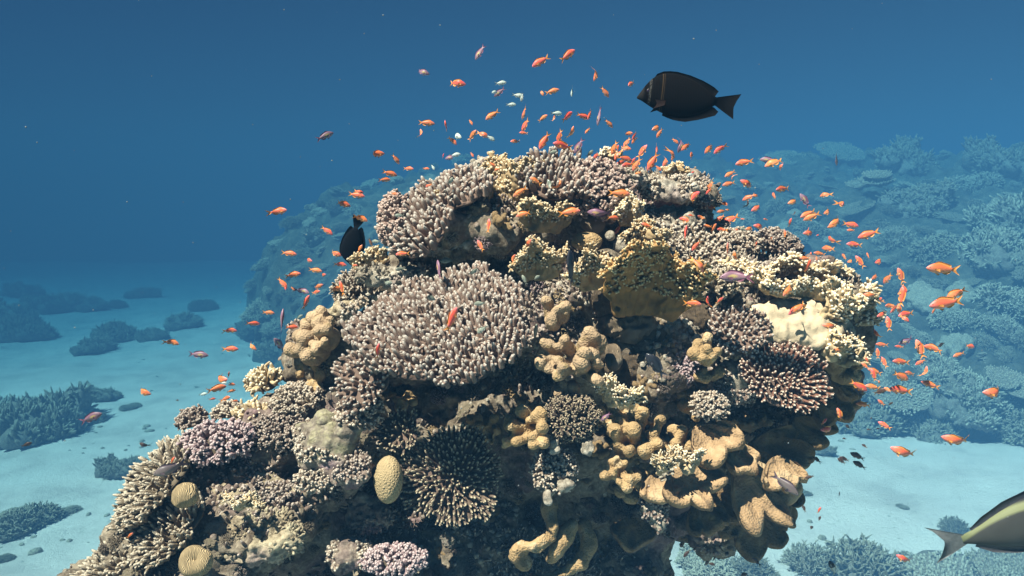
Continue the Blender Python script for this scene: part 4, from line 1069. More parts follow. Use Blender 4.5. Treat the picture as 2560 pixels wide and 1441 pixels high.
def far_parts(kind, seed):
    """unit-sized (radius about 1) coral heads -> list of parts"""
    random.seed(seed)
    if kind == 'bush':                                            # several heads of different size grown into one thicket
        bb, mm = MB(), MB()
        for q in range(random.randint(4, 7)):
            a, k_ = random.uniform(0, 6.283), random.uniform(.1, .72) * (q > 0)
            r = random.uniform(.30, .62) if q else .62
            b, m = bush(r, r * random.uniform(.75, 1.1), r * random.uniform(.5, 1.0), int(60 + 330 * r * r), random.uniform(.09, .15), random.uniform(.024, .042), 2, .6, 5, .4, True)
            o3 = np.array([math.cos(a) * k_, math.sin(a) * k_ * .8, random.uniform(-.08, .10)])
            for src, dst in ((b, bb), (m, mm)):
                nb = 0
                for V, T in zip(src.V, src.T):
                    dst.V.append(V + o3); dst.T.append(T)
                for F in src.F4: dst.F4.append(F + dst.n)
                for F in src.F3: dst.F3.append(F + dst.n)
                dst.n += src.n
        return [("base", bb.mesh("base"), M_FAR2), ("branches", mm.mesh("branches"), (M_FAR1, M_FAR3)[seed % 2])]
    if kind == 'tier':                                            # plates stacked like shelves
        bb, mm = MB(), MB()
        for q in range(4):
            r = random.uniform(.42, .75)
            b, m = finger_plate(r, r * random.uniform(.6, .9), .085, .07, .026, .6, .05, 0, 5, lo=True, th=.06)
            a = random.uniform(0, 6.283); o3 = np.array([math.cos(a) * .38, math.sin(a) * .3, .12 + q * .16])
            for src, dst in ((b, bb), (m, mm)):
                for V, T in zip(src.V, src.T):
                    dst.V.append(V + o3); dst.T.append(T)
                for F in src.F4: dst.F4.append(F + dst.n)
                for F in src.F3: dst.F3.append(F + dst.n)
                dst.n += src.n
        return [("base_plates", bb.mesh("base_plates"), M_FAR2), ("branches", mm.mesh("branches"), M_FAR3)]
    if kind == 'antler':
        b, m = bush(.9, .9, .55, 170, .40, .036, 3, .5, 5, .5, True)
        return [("base", b.mesh("base"), M_FAR2), ("branches", m.mesh("branches"), (M_FAR1, M_FAR3)[seed % 2])]
    if kind == 'table':
        b, m = finger_plate(1.0, .85, .105, .12, .036, .6, .12, 1, 5, lo=True, th=.09)
        return [("base_plate", b.mesh("base_plate"), M_FAR2), ("branches", m.mesh("branches"), (M_FAR3, M_FAR1)[seed % 2])]
    if kind == 'boulder':
        me = mound(1.0, .9, .7, .07, "boulder_coral", [(1.6, .16, 'n'), (2.6, .22, 'b'), (5.5, .10, 'b'), (12, .04, 'b')], seed, 7)
        return [("boulder_coral", me, M_FARPALE)]
    if kind == 'heap':                                            # a rock outcrop overgrown with bushes
        me = mound(1.0, .8, .55, .06, "outcrop", [(1.3, .30, 'n'), (2.2, .36, 'b'), (5, .20, 'b'), (10, .08, 'b')], seed, 8)
        m = MB(); V = get_co(me); N = get_no(me)
        i = np.where((N[:, 2] > .1))[0]; i = rng.choice(i, 900)
        clump = vnoise(V[i] * 3.1 + seed) > -.25
        i = i[clump]
        tubes(m, V[i] - N[i] * .02, nrm(N[i] + rng.normal(0, .35, (len(i), 3)) + np.array([0, 0, .5])), rng.uniform(.08, .26, len(i)), rng.uniform(.018, .045, len(i)), segs=5, lo=True, taper=.8)
        return [("rock", me, M_FARROCK), ("branches", m.mesh("branches"), (M_FAR1, M_FAR3)[seed % 2])]

NAME = {'bush': 'bush_coral', 'antler': 'antler_coral', 'table': 'table_coral', 'boulder': 'boulder_coral', 'heap': 'coral_outcrop', 'tier': 'shelf_coral'}
PROTO = {}
def far(kind, seed, p, nrm_, scale, spin, squash=1.0):
    """first of its kind is built, the others are copies of the thing and of each part"""
    key = (kind, seed)
    z = Vector(nrm_).normalized(); x = Vector((1, 0, 0)) - z * z.x; x.normalize(); y = z.cross(x)
    M = (Matrix((x, y, z)).transposed() @ Matrix.Rotation(spin, 3, 'Z') @ Matrix.Diagonal((scale, scale * random.uniform(.75, 1.15), scale * squash))).to_4x4()
    M.translation = p
    if key not in PROTO:
        r = colony(NAME[kind], M, far_parts(kind, seed)); PROTO[key] = r
        return r
    src = PROTO[key]
    r = src.copy(); COL.objects.link(r); r.matrix_world = M
    for ch in src.children:
        c = ch.copy(); COL.objects.link(c); c.parent = r
    return r

FAR = []            # (object, kind words, px, py, zone)
bpy.context.view_layer.update()
SAND_BVH = BVHTree.FromPolygons([v.co[:] for v in bpy.data.objects['sand_seabed'].data.vertices], [q.vertices[:] for q in bpy.data.objects['sand_seabed'].data.polygons])
def ground_hit(px, py):
    best = None
    for bv, nm in ((SLOPE_BVH, 'slope'), (SAND_BVH, 'sand')):
        h = hit_px(px, py, bv)
        if h and (best is None or h[2] < best[2]): best = h + (nm,)
    return best

# patches standing on the sand: (px, py of the foot, width px, kind, squash)
SANDP = [
 (120, 1085, 250, 'heap', .9), (20, 1060, 200, 'heap', .8), (215, 1060, 110, 'bush', .8), (250, 1000, 90, 'heap', .8), (330, 1020, 60, 'bush', .6),
 (95, 1310, 190, 'bush', .85), (30, 1330, 120, 'heap', .8), (165, 1285, 80, 'bush', .7), (20, 1400, 60, 'bush', .6), (300, 1185, 95, 'heap', 1.0), (345, 1160, 70, 'bush', .9),
 (60, 850, 150, 'heap', 1.0), (20, 815, 130, 'heap', 1.1), (235, 880, 100, 'heap', .9), (300, 850, 120, 'heap', .9), (130, 780, 110, 'heap', 1.0), (225, 775, 80, 'heap', 1.0), (295, 770, 60, 'bush', 1.0),
 (380, 850, 80, 'heap', .8), (455, 820, 100, 'heap', .9), (520, 775, 90, 'bush', .9), (60, 740, 90, 'heap', .8), (360, 745, 80, 'heap', .8),
 (2150, 1060, 190, 'heap', .9), (2030, 1130, 90, 'heap', .7),
 (1770, 1440, 210, 'bush', .8), (1880, 1440, 120, 'antler', .7), (2020, 1420, 120, 'antler', 1.0), (2150, 1445, 190, 'antler', 1.0), (2270, 1400, 100, 'bush', .5), (2400, 1450, 260, 'table', .9), (2530, 1440, 220, 'table', .9), (2385, 1330, 70, 'antler', 1.1),
 (2010, 1235, 44, 'bush', .5), (2255, 1268, 40, 'bush', .4),
]
for k, (x, y, w_, kd, sq) in enumerate(SANDP):
    h = ground_hit(x, y)
    if not h: continue
    loc, no, d, nm = h
    s = S(w_ / 2, d)
    if kd == 'boulder': s *= .8
    o = far(kd, (k % 3) if kd in ('heap', 'bush') else (k % 2), loc + Vector((0, 0, s * .08)), (no.x * .3, no.y * .3, 1), s, random.uniform(0, 6.28), sq)
    FAR.append((o, kd, x, y - w_ * .3, 'left sand' if x < 900 else 'right sand'))
# corals crowding the slope
rs = np.random.default_rng(21)
taken = []
fixed = [(2330, 640, 190, 'bush'), (2250, 670, 100, 'table'), (2480, 650, 190, 'heap'), (2430, 700, 130, 'tier'), (2520, 760, 170, 'bush'), (2320, 760, 130, 'boulder'), (2400, 810, 140, 'bush'), (2210, 800, 120, 'bush'), (2290, 850, 110, 'bush'),
         (2300, 900, 140, 'table'), (2250, 1000, 200, 'table'), (2350, 950, 160, 'heap'), (2420, 1020, 190, 'heap'), (2500, 960, 170, 'tier'), (2470, 1090, 220, 'heap'), (2330, 1080, 150, 'heap'), (2540, 1080, 190, 'bush'), (2380, 880, 110, 'boulder'),
         (2100, 400, 120, 'table'), (1950, 420, 110, 'table'), (2260, 420, 160, 'heap'), (2170, 480, 150, 'tier'), (2300, 520, 150, 'heap'), (2420, 470, 130, 'bush'), (1830, 380, 150, 'heap'), (1880, 360, 120, 'bush'), (2500, 420, 160, 'heap'), (2540, 560, 190, 'heap'), (2080, 700, 120, 'bush'), (2130, 850, 110, 'bush')]
cand = [(x, y, w_, kd) for x, y, w_, kd in fixed]
for _ in range(2600):
    x, y = rs.uniform(540, 2600), rs.uniform(330, 1160)
    cand.append((x, y, None, rs.choice(['bush', 'bush', 'antler', 'table', 'boulder', 'heap', 'heap', 'heap', 'tier', 'tier'])))
for x, y, w_, kd in cand:
    if len(taken) > 205: break
    h = ground_hit(x, y)
    if not h or h[3] != 'slope' or h[2] > 44 * K: continue
    hp = hit_px(x, y)
    if hp is not None: continue
    loc, no, d, nm = h
    if w_ is None:
        w_ = FPX / d * rs.uniform(.55, 1.9) * (1.25 if kd == 'heap' else 1)
        if y > 900 and kd == 'boulder': kd = 'tier'
    if any(math.hypot(x - a, (y - b_) * 1.7) < .36 * (w_ + c) for a, b_, c in taken): continue
    taken.append((x, y, w_))
    s = S(w_ / 2, d)
    up = (no.x * .45, no.y * .45 - .12, 1)
    o = far(kd, int(rs.integers(0, 3)) if kd in ('heap', 'bush') else int(rs.integers(0, 2)), loc + Vector((0, 0, s * (.05 if kd != 'table' else .30))), up, s, rs.uniform(0, 6.28), rs.uniform(.6, 1.0))
    z = "slope behind the pillar's left" if x < 1250 else ('far upper reef slope' if y < 520 else ('middle right reef slope' if y < 800 else 'right reef slope foot'))
    FAR.append((o, kd, x, y, z))

KW = {'bush': 'bushy coral', 'antler': 'antler coral', 'table': 'flat table coral', 'boulder': 'boulder coral', 'heap': 'overgrown outcrop', 'tier': 'shelving coral'}
grp = {}
for o, kd, x, y, z in FAR:
    w_ = o.matrix_world.to_scale().x * 2 * FPX / project(o.matrix_world.translation)[2]
    sz = 'small' if w_ < 75 else ('broad' if w_ > 140 else 'mid sized')
    grp.setdefault((z, kd, sz), []).append((x, o))
for (z, kd, sz), L in grp.items():
    L.sort(key=lambda q: q[0])
    for k, (x, o) in enumerate(L):
        if len(L) == 1: lab = f"the one {sz} {KW[kd]} on the {z}"
        else: lab = f"{sz} {KW[kd]}, {ordinal(k, len(L))} on the {z}"
        tag(o, lab, "coral", f"{KW[kd]}s on the {z}")
MARKS += [("the left sand outcrop", 120, 1010), ("the round sand bush", 95, 1265)]
# ================================================================== FISH
def fish_mat(name, back, side, belly, spots=None, rnd=.25, head=None, rough=.45):
    m, t, b = mat_new(name)
    tcn = t.nodes.new("ShaderNodeTexCoord"); sp = t.nodes.new("ShaderNodeSeparateXYZ"); t.links.new(tcn.outputs['Object'], sp.inputs[0])
    mr_ = t.nodes.new("ShaderNodeMapRange"); mr_.inputs[1].default_value = -.14; mr_.inputs[2].default_value = .15
    t.links.new(sp.outputs[2], mr_.inputs[0])
    col = ramp(t, mr_.outputs[0], [(0.05, belly), (0.45, side), (0.95, back)])
    if head:
        mh = t.nodes.new("ShaderNodeMapRange"); mh.inputs[1].default_value = .30; mh.inputs[2].default_value = .46
        t.links.new(sp.outputs[0], mh.inputs[0]); col = mixc(t, mh.outputs[0], col, head)
    if spots:                                               # a coloured patch on the flank
        c, x0, x1, z0, z1 = spots
        a = t.nodes.new("ShaderNodeVectorMath"); a.operation = 'DISTANCE'
        v = t.nodes.new("ShaderNodeCombineXYZ")
        for i, (o_, c0, h) in enumerate(((0, (x0 + x1) / 2, (x1 - x0) / 2), (2, (z0 + z1) / 2, (z1 - z0) / 2))):
            q = t.nodes.new("ShaderNodeMath"); q.operation = 'MULTIPLY_ADD'; q.inputs[1].default_value = 1 / h; q.inputs[2].default_value = -c0 / h
            t.links.new(sp.outputs[o_], q.inputs[0]); t.links.new(q.outputs[0], v.inputs[i])
        t.links.new(v.outputs[0], a.inputs[0]); a.inputs[1].default_value = (0, 0, 0)
        f = ramp(t, a.outputs['Value'], [(0.5, (1, 1, 1)), (1.0, (0, 0, 0))])
        col = mixc(t, f, col, c)
    sc = vor_tex(t, 42, rnd=.4)
    col = mixc(t, 0.25, col, ramp(t, sc, [(0.1, (1, 1, 1)), (0.7, (.55, .55, .55))]), 'MULTIPLY')
    oi = t.nodes.new("ShaderNodeObjectInfo")
    hs = t.nodes.new("ShaderNodeHueSaturation")
    mv = t.nodes.new("ShaderNodeMapRange"); mv.inputs[3].default_value = 1 - rnd; mv.inputs[4].default_value = 1 + rnd
    t.links.new(oi.outputs['Random'], mv.inputs[0]); t.links.new(mv.outputs[0], hs.inputs['Value'])
    mh_ = t.nodes.new("ShaderNodeMapRange"); mh_.inputs[3].default_value = .488; mh_.inputs[4].default_value = .518
    wn = t.nodes.new("ShaderNodeTexWhiteNoise"); wn.noise_dimensions = '1D'; t.links.new(oi.outputs['Random'], wn.inputs['W'])
    t.links.new(wn.outputs['Value'], mh_.inputs[0]); t.links.new(mh_.outputs[0], hs.inputs['Hue'])
    t.links.new(col, hs.inputs['Color'])
    t.links.new(hs.outputs[0], b.inputs['Base Color'])
    b.inputs['Roughness'].default_value = rough
    b.inputs['Specular IOR Level'].default_value = .4
    return m

def plain_mat(name, c, rough=.5):
    m, t, b = mat_new(name)
    n = noise_tex(t, 60, 2); col = ramp(t, n, [(.3, tuple(q * .75 for q in c)), (.7, tuple(min(1, q * 1.2) for q in c))])
    t.links.new(col, b.inputs['Base Color']); b.inputs['Roughness'].default_value = rough
    return m

def bend_pts(V, k):
    """curl the tail sideways"""
    V = np.array(V, float); x = np.minimum(V[:, 0] - .18, 0)
    V[:, 1] += k * x ** 2 * 1.6; V[:, 0] += abs(k) * .35 * x ** 2
    return V

def body_mesh(name, st, bend, seg=14):
    """loft of rings: st = [(distance behind the nose, top, bottom, half width)]"""
    st = np.array(st, float); s = np.linspace(0, 1, 15) ** 1.15 * st[-1, 0]
    top, bot, hw = (np.interp(s, st[:, 0], st[:, i]) for i in (1, 2, 3))
    for a in (top, bot, hw): a[1:-1] = .25 * a[:-2] + .5 * a[1:-1] + .25 * a[2:]
    th = np.arange(seg) * 2 * math.pi / seg
    zc, zr = (top + bot) / 2, (top - bot) / 2
    cz, sy = np.sin(th), np.cos(th)
    V = np.stack([np.broadcast_to(.5 - s[:, None], (15, seg)), hw[:, None] * np.sign(sy) * np.abs(sy) ** 1.25, zc[:, None] + zr[:, None] * cz], -1)
    i = np.arange(14)[:, None] * seg; j = np.arange(seg)[None, :]
    F = np.stack([i + j, i + (j + 1) % seg, i + seg + (j + 1) % seg, i + seg + j], -1).reshape(-1, 4)
    V = V.reshape(-1, 3); n = len(V)
    V = np.vstack([V, [[.503, 0, zc[0]], [.5 - s[-1], 0, zc[-1]]]])
    F3 = [(n, (k + 1) % seg, k) for k in range(seg)] + [(n + 1, 14 * seg + k, 14 * seg + (k + 1) % seg) for k in range(seg)]
    return mesh_from(name, bend_pts(V, bend), F, F3)

def fin_mesh(name, inner, outer, bend, th=.004, yoff=0.0, flare=0.0):
    """thin fin between an inner and an outer line of (x, z) points"""
    a, b = np.array(inner, float), np.array(outer, float)
    n = 12
    def rs_(q):
        d = np.concatenate([[0], np.cumsum(np.linalg.norm(np.diff(q, axis=0), axis=1))]); u = np.linspace(0, d[-1], n)
        return np.stack([np.interp(u, d, q[:, 0]), np.interp(u, d, q[:, 1])], -1)
    a, b = rs_(a), rs_(b); m_ = (a + b) / 2
    rows = [a, m_, b]; V = []
    for sg in (1, -1):
        for k, r in enumerate(rows):
            V.append(np.stack([r[:, 0], np.full(n, yoff + flare * k / 2) + sg * th * (1, .8, .25)[k], r[:, 1]], -1))
    V = np.array(V).reshape(-1, 3); F = []
    for sg in (0, 1):
        o_ = sg * 3 * n
        for k in range(2):
            for j in range(n - 1):
                q = (o_ + k*n + j, o_ + k*n + j + 1, o_ + (k+1)*n + j + 1, o_ + (k+1)*n + j)
                F.append(q if sg else q[::-1])
    o_ = 3 * n
    for j in range(n - 1):
        F.append((2*n + j, 2*n + j + 1, o_ + 2*n + j + 1, o_ + 2*n + j)); F.append((j + 1, j, o_ + j, o_ + j + 1))
    for k in range(2):
        F.append((k*n, (k+1)*n, o_ + (k+1)*n, o_ + k*n)); F.append(((k+1)*n + n - 1, k*n + n - 1, o_ + k*n + n - 1, o_ + (k+1)*n + n - 1))
    return mesh_from(name, bend_pts(V, bend), F)

def eye_mesh(x, z, y, r, sgn, bend):
    m = MB(); ball(m, (x, sgn * y, z), (r, r * .5, r), 10, 7)
    me = m.mesh("eye"); set_co(me, bend_pts(get_co(me), bend)); return me

ST_ANTH = [(0, 0.004, -0.012, 0.004), (0.04, 0.05, -0.05, 0.03), (0.12, 0.11, -0.098, 0.054), (0.25, 0.162, -0.14, 0.072), (0.4, 0.16, -0.14, 0.068), (0.55, 0.118, -0.108, 0.049), (0.68, 0.07, -0.064, 0.028), (0.79, 0.046, -0.042, 0.013)]
ST_CHROM = [(0, .0, -.012, .004), (.04, .06, -.06, .03), (.12, .13, -.12, .055), (.26, .185, -.165, .075), (.42, .175, -.16, .068), (.56, .115, -.11, .045), (.68, .055, -.05, .024), (.76, .045, -.042, .013)]
ST_TANG = [(0, .004, -.012, .008), (.03, .04, -.02, .022), (.08, .12, -.055, .038), (.15, .20, -.105, .055), (.25, .238, -.155, .068), (.35, .238, -.175, .07), (.45, .215, -.178, .064), (.55, .172, -.166, .054), (.65, .10, -.125, .036), (.72, .04, -.08, .02), (.76, .012, -.058, .012)]
ST_NASO = [(0, .0, -.02, .012), (.04, .05, -.06, .032), (.12, .12, -.10, .055), (.25, .155, -.135, .07), (.4, .155, -.14, .07), (.55, .12, -.115, .055), (.68, .065, -.065, .034), (.76, .03, -.035, .018), (.80, .024, -.028, .012)]

def fish_parts(kind, bend):
    """[(part name, mesh, material key)]"""
    def X(l): return [(.5 - s, z) for s, z in l]
    out = []
    if kind in ('anthias', 'chromis'):
        st = ST_ANTH if kind == 'anthias' else ST_CHROM
        def tp(s): return float(np.interp(s, [q[0] for q in st], [q[1] for q in st]))
        def bt(s): return float(np.interp(s, [q[0] for q in st], [q[2] for q in st]))
        out.append(("body", body_mesh("body", st, bend), 'body'))
        e = st[-1][0]
        fork = .16 if kind == 'anthias' else .15
        out.append(("tail_fin", fin_mesh("tail_fin", X([(e - .02, .040), (e - .02, 0), (e - .02, -.038)]), X([(1.0, fork), (.93, .075), (e + .075, 0), (.93, -.075), (1.0, -fork)]), bend), 'fin'))
        ss = np.linspace(.24, .70, 7)
        out.append(("dorsal_fin", fin_mesh("dorsal_fin", X([(s, tp(s) - .02) for s in ss]), X([(s + .035 * k / 6, tp(s) + h) for k, (s, h) in enumerate(zip(ss, (.012, .05, .055, .052, .055, .062, .045)))]), bend), 'fin'))
        ss = np.linspace(.47, .70, 5)
        out.append(("anal_fin", fin_mesh("anal_fin", X([(s, bt(s) + .02) for s in ss]), X([(s + .04, bt(s) - h) for s, h in zip(ss, (.015, .05, .06, .05, .02))]), bend), 'fin'))
        out.append(("pelvic_fin", fin_mesh("pelvic_fin", X([(.25, bt(.25) + .02), (.30, bt(.30) + .02)]), X([(.37, bt(.3) - .065), (.42, bt(.4) - .03)]), bend, yoff=.012), 'fin'))
        for sg in (1, -1):
            out.append(("pectoral_fin", fin_mesh("pectoral_fin", X([(.235, -.005), (.24, -.045)]), X([(.37, .0), (.38, -.075)]), bend, yoff=sg * .062, flare=sg * .03), 'fin'))
            out.append(("eye", eye_mesh(.5 - .095, .028, .034 if kind == 'anthias' else .04, .021, sg, bend), 'eye'))
    elif kind == 'tang':
        out.append(("body", body_mesh("body", ST_TANG, bend, 18), 'body'))
        out.append(("tail_fin", fin_mesh("tail_fin", X([(.735, .008), (.735, -.025), (.735, -.055)]), X([(1.0, .048), (.955, -.02), (.925, -.085), (.925, -.14), (.925, -.195)]), bend), 'fin'))
        out.append(("dorsal_fin", fin_mesh("dorsal_fin", X([(.17, .20), (.3, .225), (.45, .20), (.58, .14), (.70, .03)]), X([(.19, .228), (.25, .252), (.35, .258), (.5, .222), (.65, .162), (.76, .095), (.785, .085), (.775, .045), (.745, .018)]), bend), 'fin'))
        out.append(("anal_fin", fin_mesh("anal_fin", X([(.25, -.14), (.4, -.165), (.55, -.155), (.65, -.11), (.71, -.075)]), X([(.24, -.17), (.33, -.208), (.45, -.23), (.6, -.205), (.76, -.16), (.785, -.145), (.78, -.12), (.74, -.085)]), bend), 'fin'))
        for sg in (1, -1):
            out.append(("pectoral_fin", fin_mesh("pectoral_fin", X([(.165, -.03), (.185, -.075)]), X([(.26, -.045), (.25, -.09), (.14, -.125)]), bend, yoff=sg * .055, flare=sg * .03), 'pect'))
            out.append(("eye", eye_mesh(.5 - .10, .055, .037, .016, sg, bend), 'eye'))
    elif kind == 'naso':
        out.append(("body", body_mesh("body", ST_NASO, bend, 18), 'body'))
        out.append(("tail_fin", fin_mesh("tail_fin", X([(.775, .026), (.775, 0), (.775, -.03)]), X([(.985, .115), (.94, .075), (.895, 0), (.94, -.08), (.985, -.13)]), bend), 'fin'))
        out.append(("dorsal_fin", fin_mesh("dorsal_fin", X([(.2, .125), (.4, .14), (.58, .095), (.72, .04)]), X([(.2, .165), (.35, .195), (.5, .175), (.65, .115), (.74, .055)]), bend), 'dors'))
        out.append(("anal_fin", fin_mesh("anal_fin", X([(.36, -.12), (.5, -.115), (.62, -.08), (.72, -.04)]), X([(.38, -.16), (.5, -.165), (.65, -.12), (.74, -.06)]), bend), 'dors'))
        for sg in (1, -1):
            out.append(("pectoral_fin", fin_mesh("pectoral_fin", X([(.2, -.01), (.21, -.055)]), X([(.33, .01), (.31, -.08)]), bend, yoff=sg * .066, flare=sg * .03), 'fin'))
            out.append(("eye", eye_mesh(.5 - .12, .055, .05, .017, sg, bend), 'eye'))
    return out

OR_FIN = plain_mat("anthias_fin_amber", (0.72, 0.27, 0.05))
EYE = plain_mat("fish_eye", (0.02, 0.012, 0.03), .15)
KIN = {
 # kind: (shape, body, fin, words)
 'O': ('anthias', fish_mat("anthias_orange", (0.80, 0.115, 0.045), (0.88, 0.19, 0.10), (0.90, 0.36, 0.22), head=(0.85, 0.22, 0.20)), OR_FIN, 'orange'),
 'P': ('anthias', fish_mat("anthias_purple", (0.20, 0.095, 0.15), (0.30, 0.165, 0.22), (0.40, 0.27, 0.32), ((0.52, 0.36, 0.16), -.05, .30, -.06, .09)), plain_mat("anthias_fin_plum", (0.20, 0.075, 0.12)), 'purple'),
 'W': ('chromis', fish_mat("chromis_silver", (0.40, 0.47, 0.42), (0.62, 0.66, 0.60), (0.72, 0.74, 0.70)), plain_mat("chromis_fin_grey", (0.20, 0.24, 0.24)), 'silver white'),
 'G': ('chromis', fish_mat("chromis_sage", (0.20, 0.22, 0.17), (0.30, 0.32, 0.26), (0.42, 0.44, 0.38)), plain_mat("chromis_fin_sage", (0.14, 0.15, 0.12)), 'grey green'),
 'D': ('chromis', fish_mat("chromis_brown", (0.05, 0.025, 0.022), (0.10, 0.045, 0.035), (0.15, 0.075, 0.055)), plain_mat("chromis_fin_brown", (0.10, 0.06, 0.03)), 'dark brown'),
 'K': ('chromis', fish_mat("damsel_black", (0.012, 0.014, 0.022), (0.02, 0.022, 0.032), (0.03, 0.03, 0.04)), plain_mat("damsel_fin_black", (0.015, 0.016, 0.025)), 'black'),
 'S': ('anthias', fish_mat("fish_slate", (0.10, 0.075, 0.08), (0.19, 0.15, 0.14), (0.26, 0.22, 0.20)), plain_mat("fish_fin_slate", (0.13, 0.08, 0.10)), 'slate grey'),
}
# two-tone fish: dark front, white rear
def split_mat(name, front, rear, x):
    m, t, b = mat_new(name)
    tcn = t.nodes.new("ShaderNodeTexCoord"); sp = t.nodes.new("ShaderNodeSeparateXYZ"); t.links.new(tcn.outputs['Object'], sp.inputs[0])
    f = t.nodes.new("ShaderNodeMapRange"); f.inputs[1].default_value = x - .02; f.inputs[2].default_value = x + .02
    t.links.new(sp.outputs[0], f.inputs[0]); t.links.new(mixc(t, f.outputs[0], rear, front), b.inputs['Base Color']); return m
KIN['B'] = ('chromis', split_mat("chromis_two_tone", (0.02, 0.012, 0.01), (0.7, 0.68, 0.6), .02), plain_mat("chromis_fin_pale", (0.6, 0.58, 0.5)), 'black and white')

def tang_mat():
    m, t, b = mat_new("sailfin_dark")
    tcn = t.nodes.new("ShaderNodeTexCoord"); sp = t.nodes.new("ShaderNodeSeparateXYZ"); t.links.new(tcn.outputs['Object'], sp.inputs[0])
    X = sp.outputs[0]; Z = sp.outputs[2]
    # slanted bars: shift x a little with height
    sh = t.nodes.new("ShaderNodeMath"); sh.operation = 'MULTIPLY_ADD'; sh.inputs[1].default_value = .10; t.links.new(Z, sh.inputs[0]); t.links.new(X, sh.inputs[2])
    w = t.nodes.new("ShaderNodeMath"); w.operation = 'SINE'; k = t.nodes.new("ShaderNodeMath"); k.operation = 'MULTIPLY'; k.inputs[1].default_value = 250
    t.links.new(X, k.inputs[0]); t.links.new(k.outputs[0], w.inputs[0])
    f = ramp(t, w.outputs[0], [(0.72, (0, 0, 0)), (0.98, (1, 1, 1))])
    mid = ramp(t, Z, [(0.0, (0, 0, 0)), (.001, (1, 1, 1))])
    col = mixc(t, mixc(t, 1.0, f, (.45, .45, .45), 'MULTIPLY'), (0.0015, 0.0015, 0.0018), (0.008, 0.0055, 0.004))
    def band(x0, hw, c, amt, tex=None):
        nonlocal col
        d = t.nodes.new("ShaderNodeMath"); d.operation = 'SUBTRACT'; d.inputs[1].default_value = x0; t.links.new(sh.outputs[0], d.inputs[0])
        a = t.nodes.new("ShaderNodeMath"); a.operation = 'ABSOLUTE'; t.links.new(d.outputs[0], a.inputs[0])
        q = t.nodes.new("ShaderNodeMapRange"); q.inputs[1].default_value = hw; q.inputs[2].default_value = hw * .6; q.inputs[4].default_value = amt
        t.links.new(a.outputs[0], q.inputs[0]); fac = q.outputs[0]
        if tex is not None: fac = mixc(t, 1.0, fac, tex, 'MULTIPLY')
        col = mixc(t, fac, col, c)
    dots = ramp(t, vor_tex(t, 95, rnd=.3), [(.25, (1, 1, 1)), (.45, (.15, .15, .15))])
    band(.385, .014, (0.075, 0.075, 0.072), 1.0, dots)
    band(.275, .006, (0.038, 0.025, 0.013), .9); band(.258, .003, (0.038, 0.025, 0.013), .8)
    mh = t.nodes.new("ShaderNodeMapRange"); mh.inputs[1].default_value = .435; mh.inputs[2].default_value = .45; t.links.new(sh.outputs[0], mh.inputs[0])
    col = mixc(t, mh.outputs[0], col, (0.014, 0.0135, 0.0135))
    t.links.new(col, b.inputs['Base Color']); b.inputs['Roughness'].default_value = .9; b.inputs['Specular IOR Level'].default_value = .08
    return m

def naso_mat():
    m, t, b = mat_new("unicornfish_grey")
    tcn = t.nodes.new("ShaderNodeTexCoord"); sp = t.nodes.new("ShaderNodeSeparateXYZ"); t.links.new(tcn.outputs['Object'], sp.inputs[0])
    f = t.nodes.new("ShaderNodeMapRange"); f.inputs[1].default_value = -.12; f.inputs[2].default_value = .13
    t.links.new(sp.outputs[2], f.inputs[0])
    col = ramp(t, f.outputs[0], [(.1, (0.075, 0.078, 0.070)), (.6, (0.048, 0.051, 0.048)), (.95, (0.032, 0.034, 0.034))])
    col = mixc(t, .4, col, noise_tex(t, 9, 4), 'MULTIPLY')
    # the yellow stripe: a curved band just below the dorsal fin, running onto the tail root
    qx = t.nodes.new("ShaderNodeMath"); qx.operation = 'ADD'; qx.inputs[1].default_value = -.10; t.links.new(sp.outputs[0], qx.inputs[0])
    q2 = t.nodes.new("ShaderNodeMath"); q2.operation = 'MULTIPLY'; t.links.new(qx.outputs[0], q2.inputs[0]); t.links.new(qx.outputs[0], q2.inputs[1])
    zz = t.nodes.new("ShaderNodeMath"); zz.operation = 'MULTIPLY_ADD'; zz.inputs[1].default_value = .80; t.links.new(q2.outputs[0], zz.inputs[0]); t.links.new(sp.outputs[2], zz.inputs[2])
    e_ = t.nodes.new("ShaderNodeMath"); e_.operation = 'SUBTRACT'; e_.inputs[1].default_value = .122; t.links.new(zz.outputs[0], e_.inputs[0])
    e2 = t.nodes.new("ShaderNodeMath"); e2.operation = 'ABSOLUTE'; t.links.new(e_.outputs[0], e2.inputs[0])
    bd = t.nodes.new("ShaderNodeMapRange"); bd.inputs[1].default_value = .026; bd.inputs[2].default_value = .012; t.links.new(e2.outputs[0], bd.inputs[0])
    xl = t.nodes.new("ShaderNodeMapRange"); xl.inputs[1].default_value = .16; xl.inputs[2].default_value = .12; t.links.new(sp.outputs[0], xl.inputs[0])
    fm = t.nodes.new("ShaderNodeMath"); fm.operation = 'MULTIPLY'; t.links.new(bd.outputs[0], fm.inputs[0]); t.links.new(xl.outputs[0], fm.inputs[1])
    col = mixc(t, fm.outputs[0], col, (0.15, 0.165, 0.085))
    t.links.new(col, b.inputs['Base Color']); b.inputs['Roughness'].default_value = .6; b.inputs['Specular IOR Level'].default_value = .2
    return m

FISH_PROTO = {}
def fish_proto(kind, bend, big=True):
    key = (kind, bend, big)
    if key in FISH_PROTO: return FISH_PROTO[key]
    shape, mb_, mf, words = KIN[kind]
    pr = fish_parts(shape, {-1: -.9, 0: 0.0, 1: .9}[bend])
    L = [(n_, me, {'body': mb_, 'fin': mf, 'eye': EYE}[k]) for n_, me, k in pr]
    for n_, me, mt in L: me.materials.append(mt)
    FISH_PROTO[key] = L
    return L

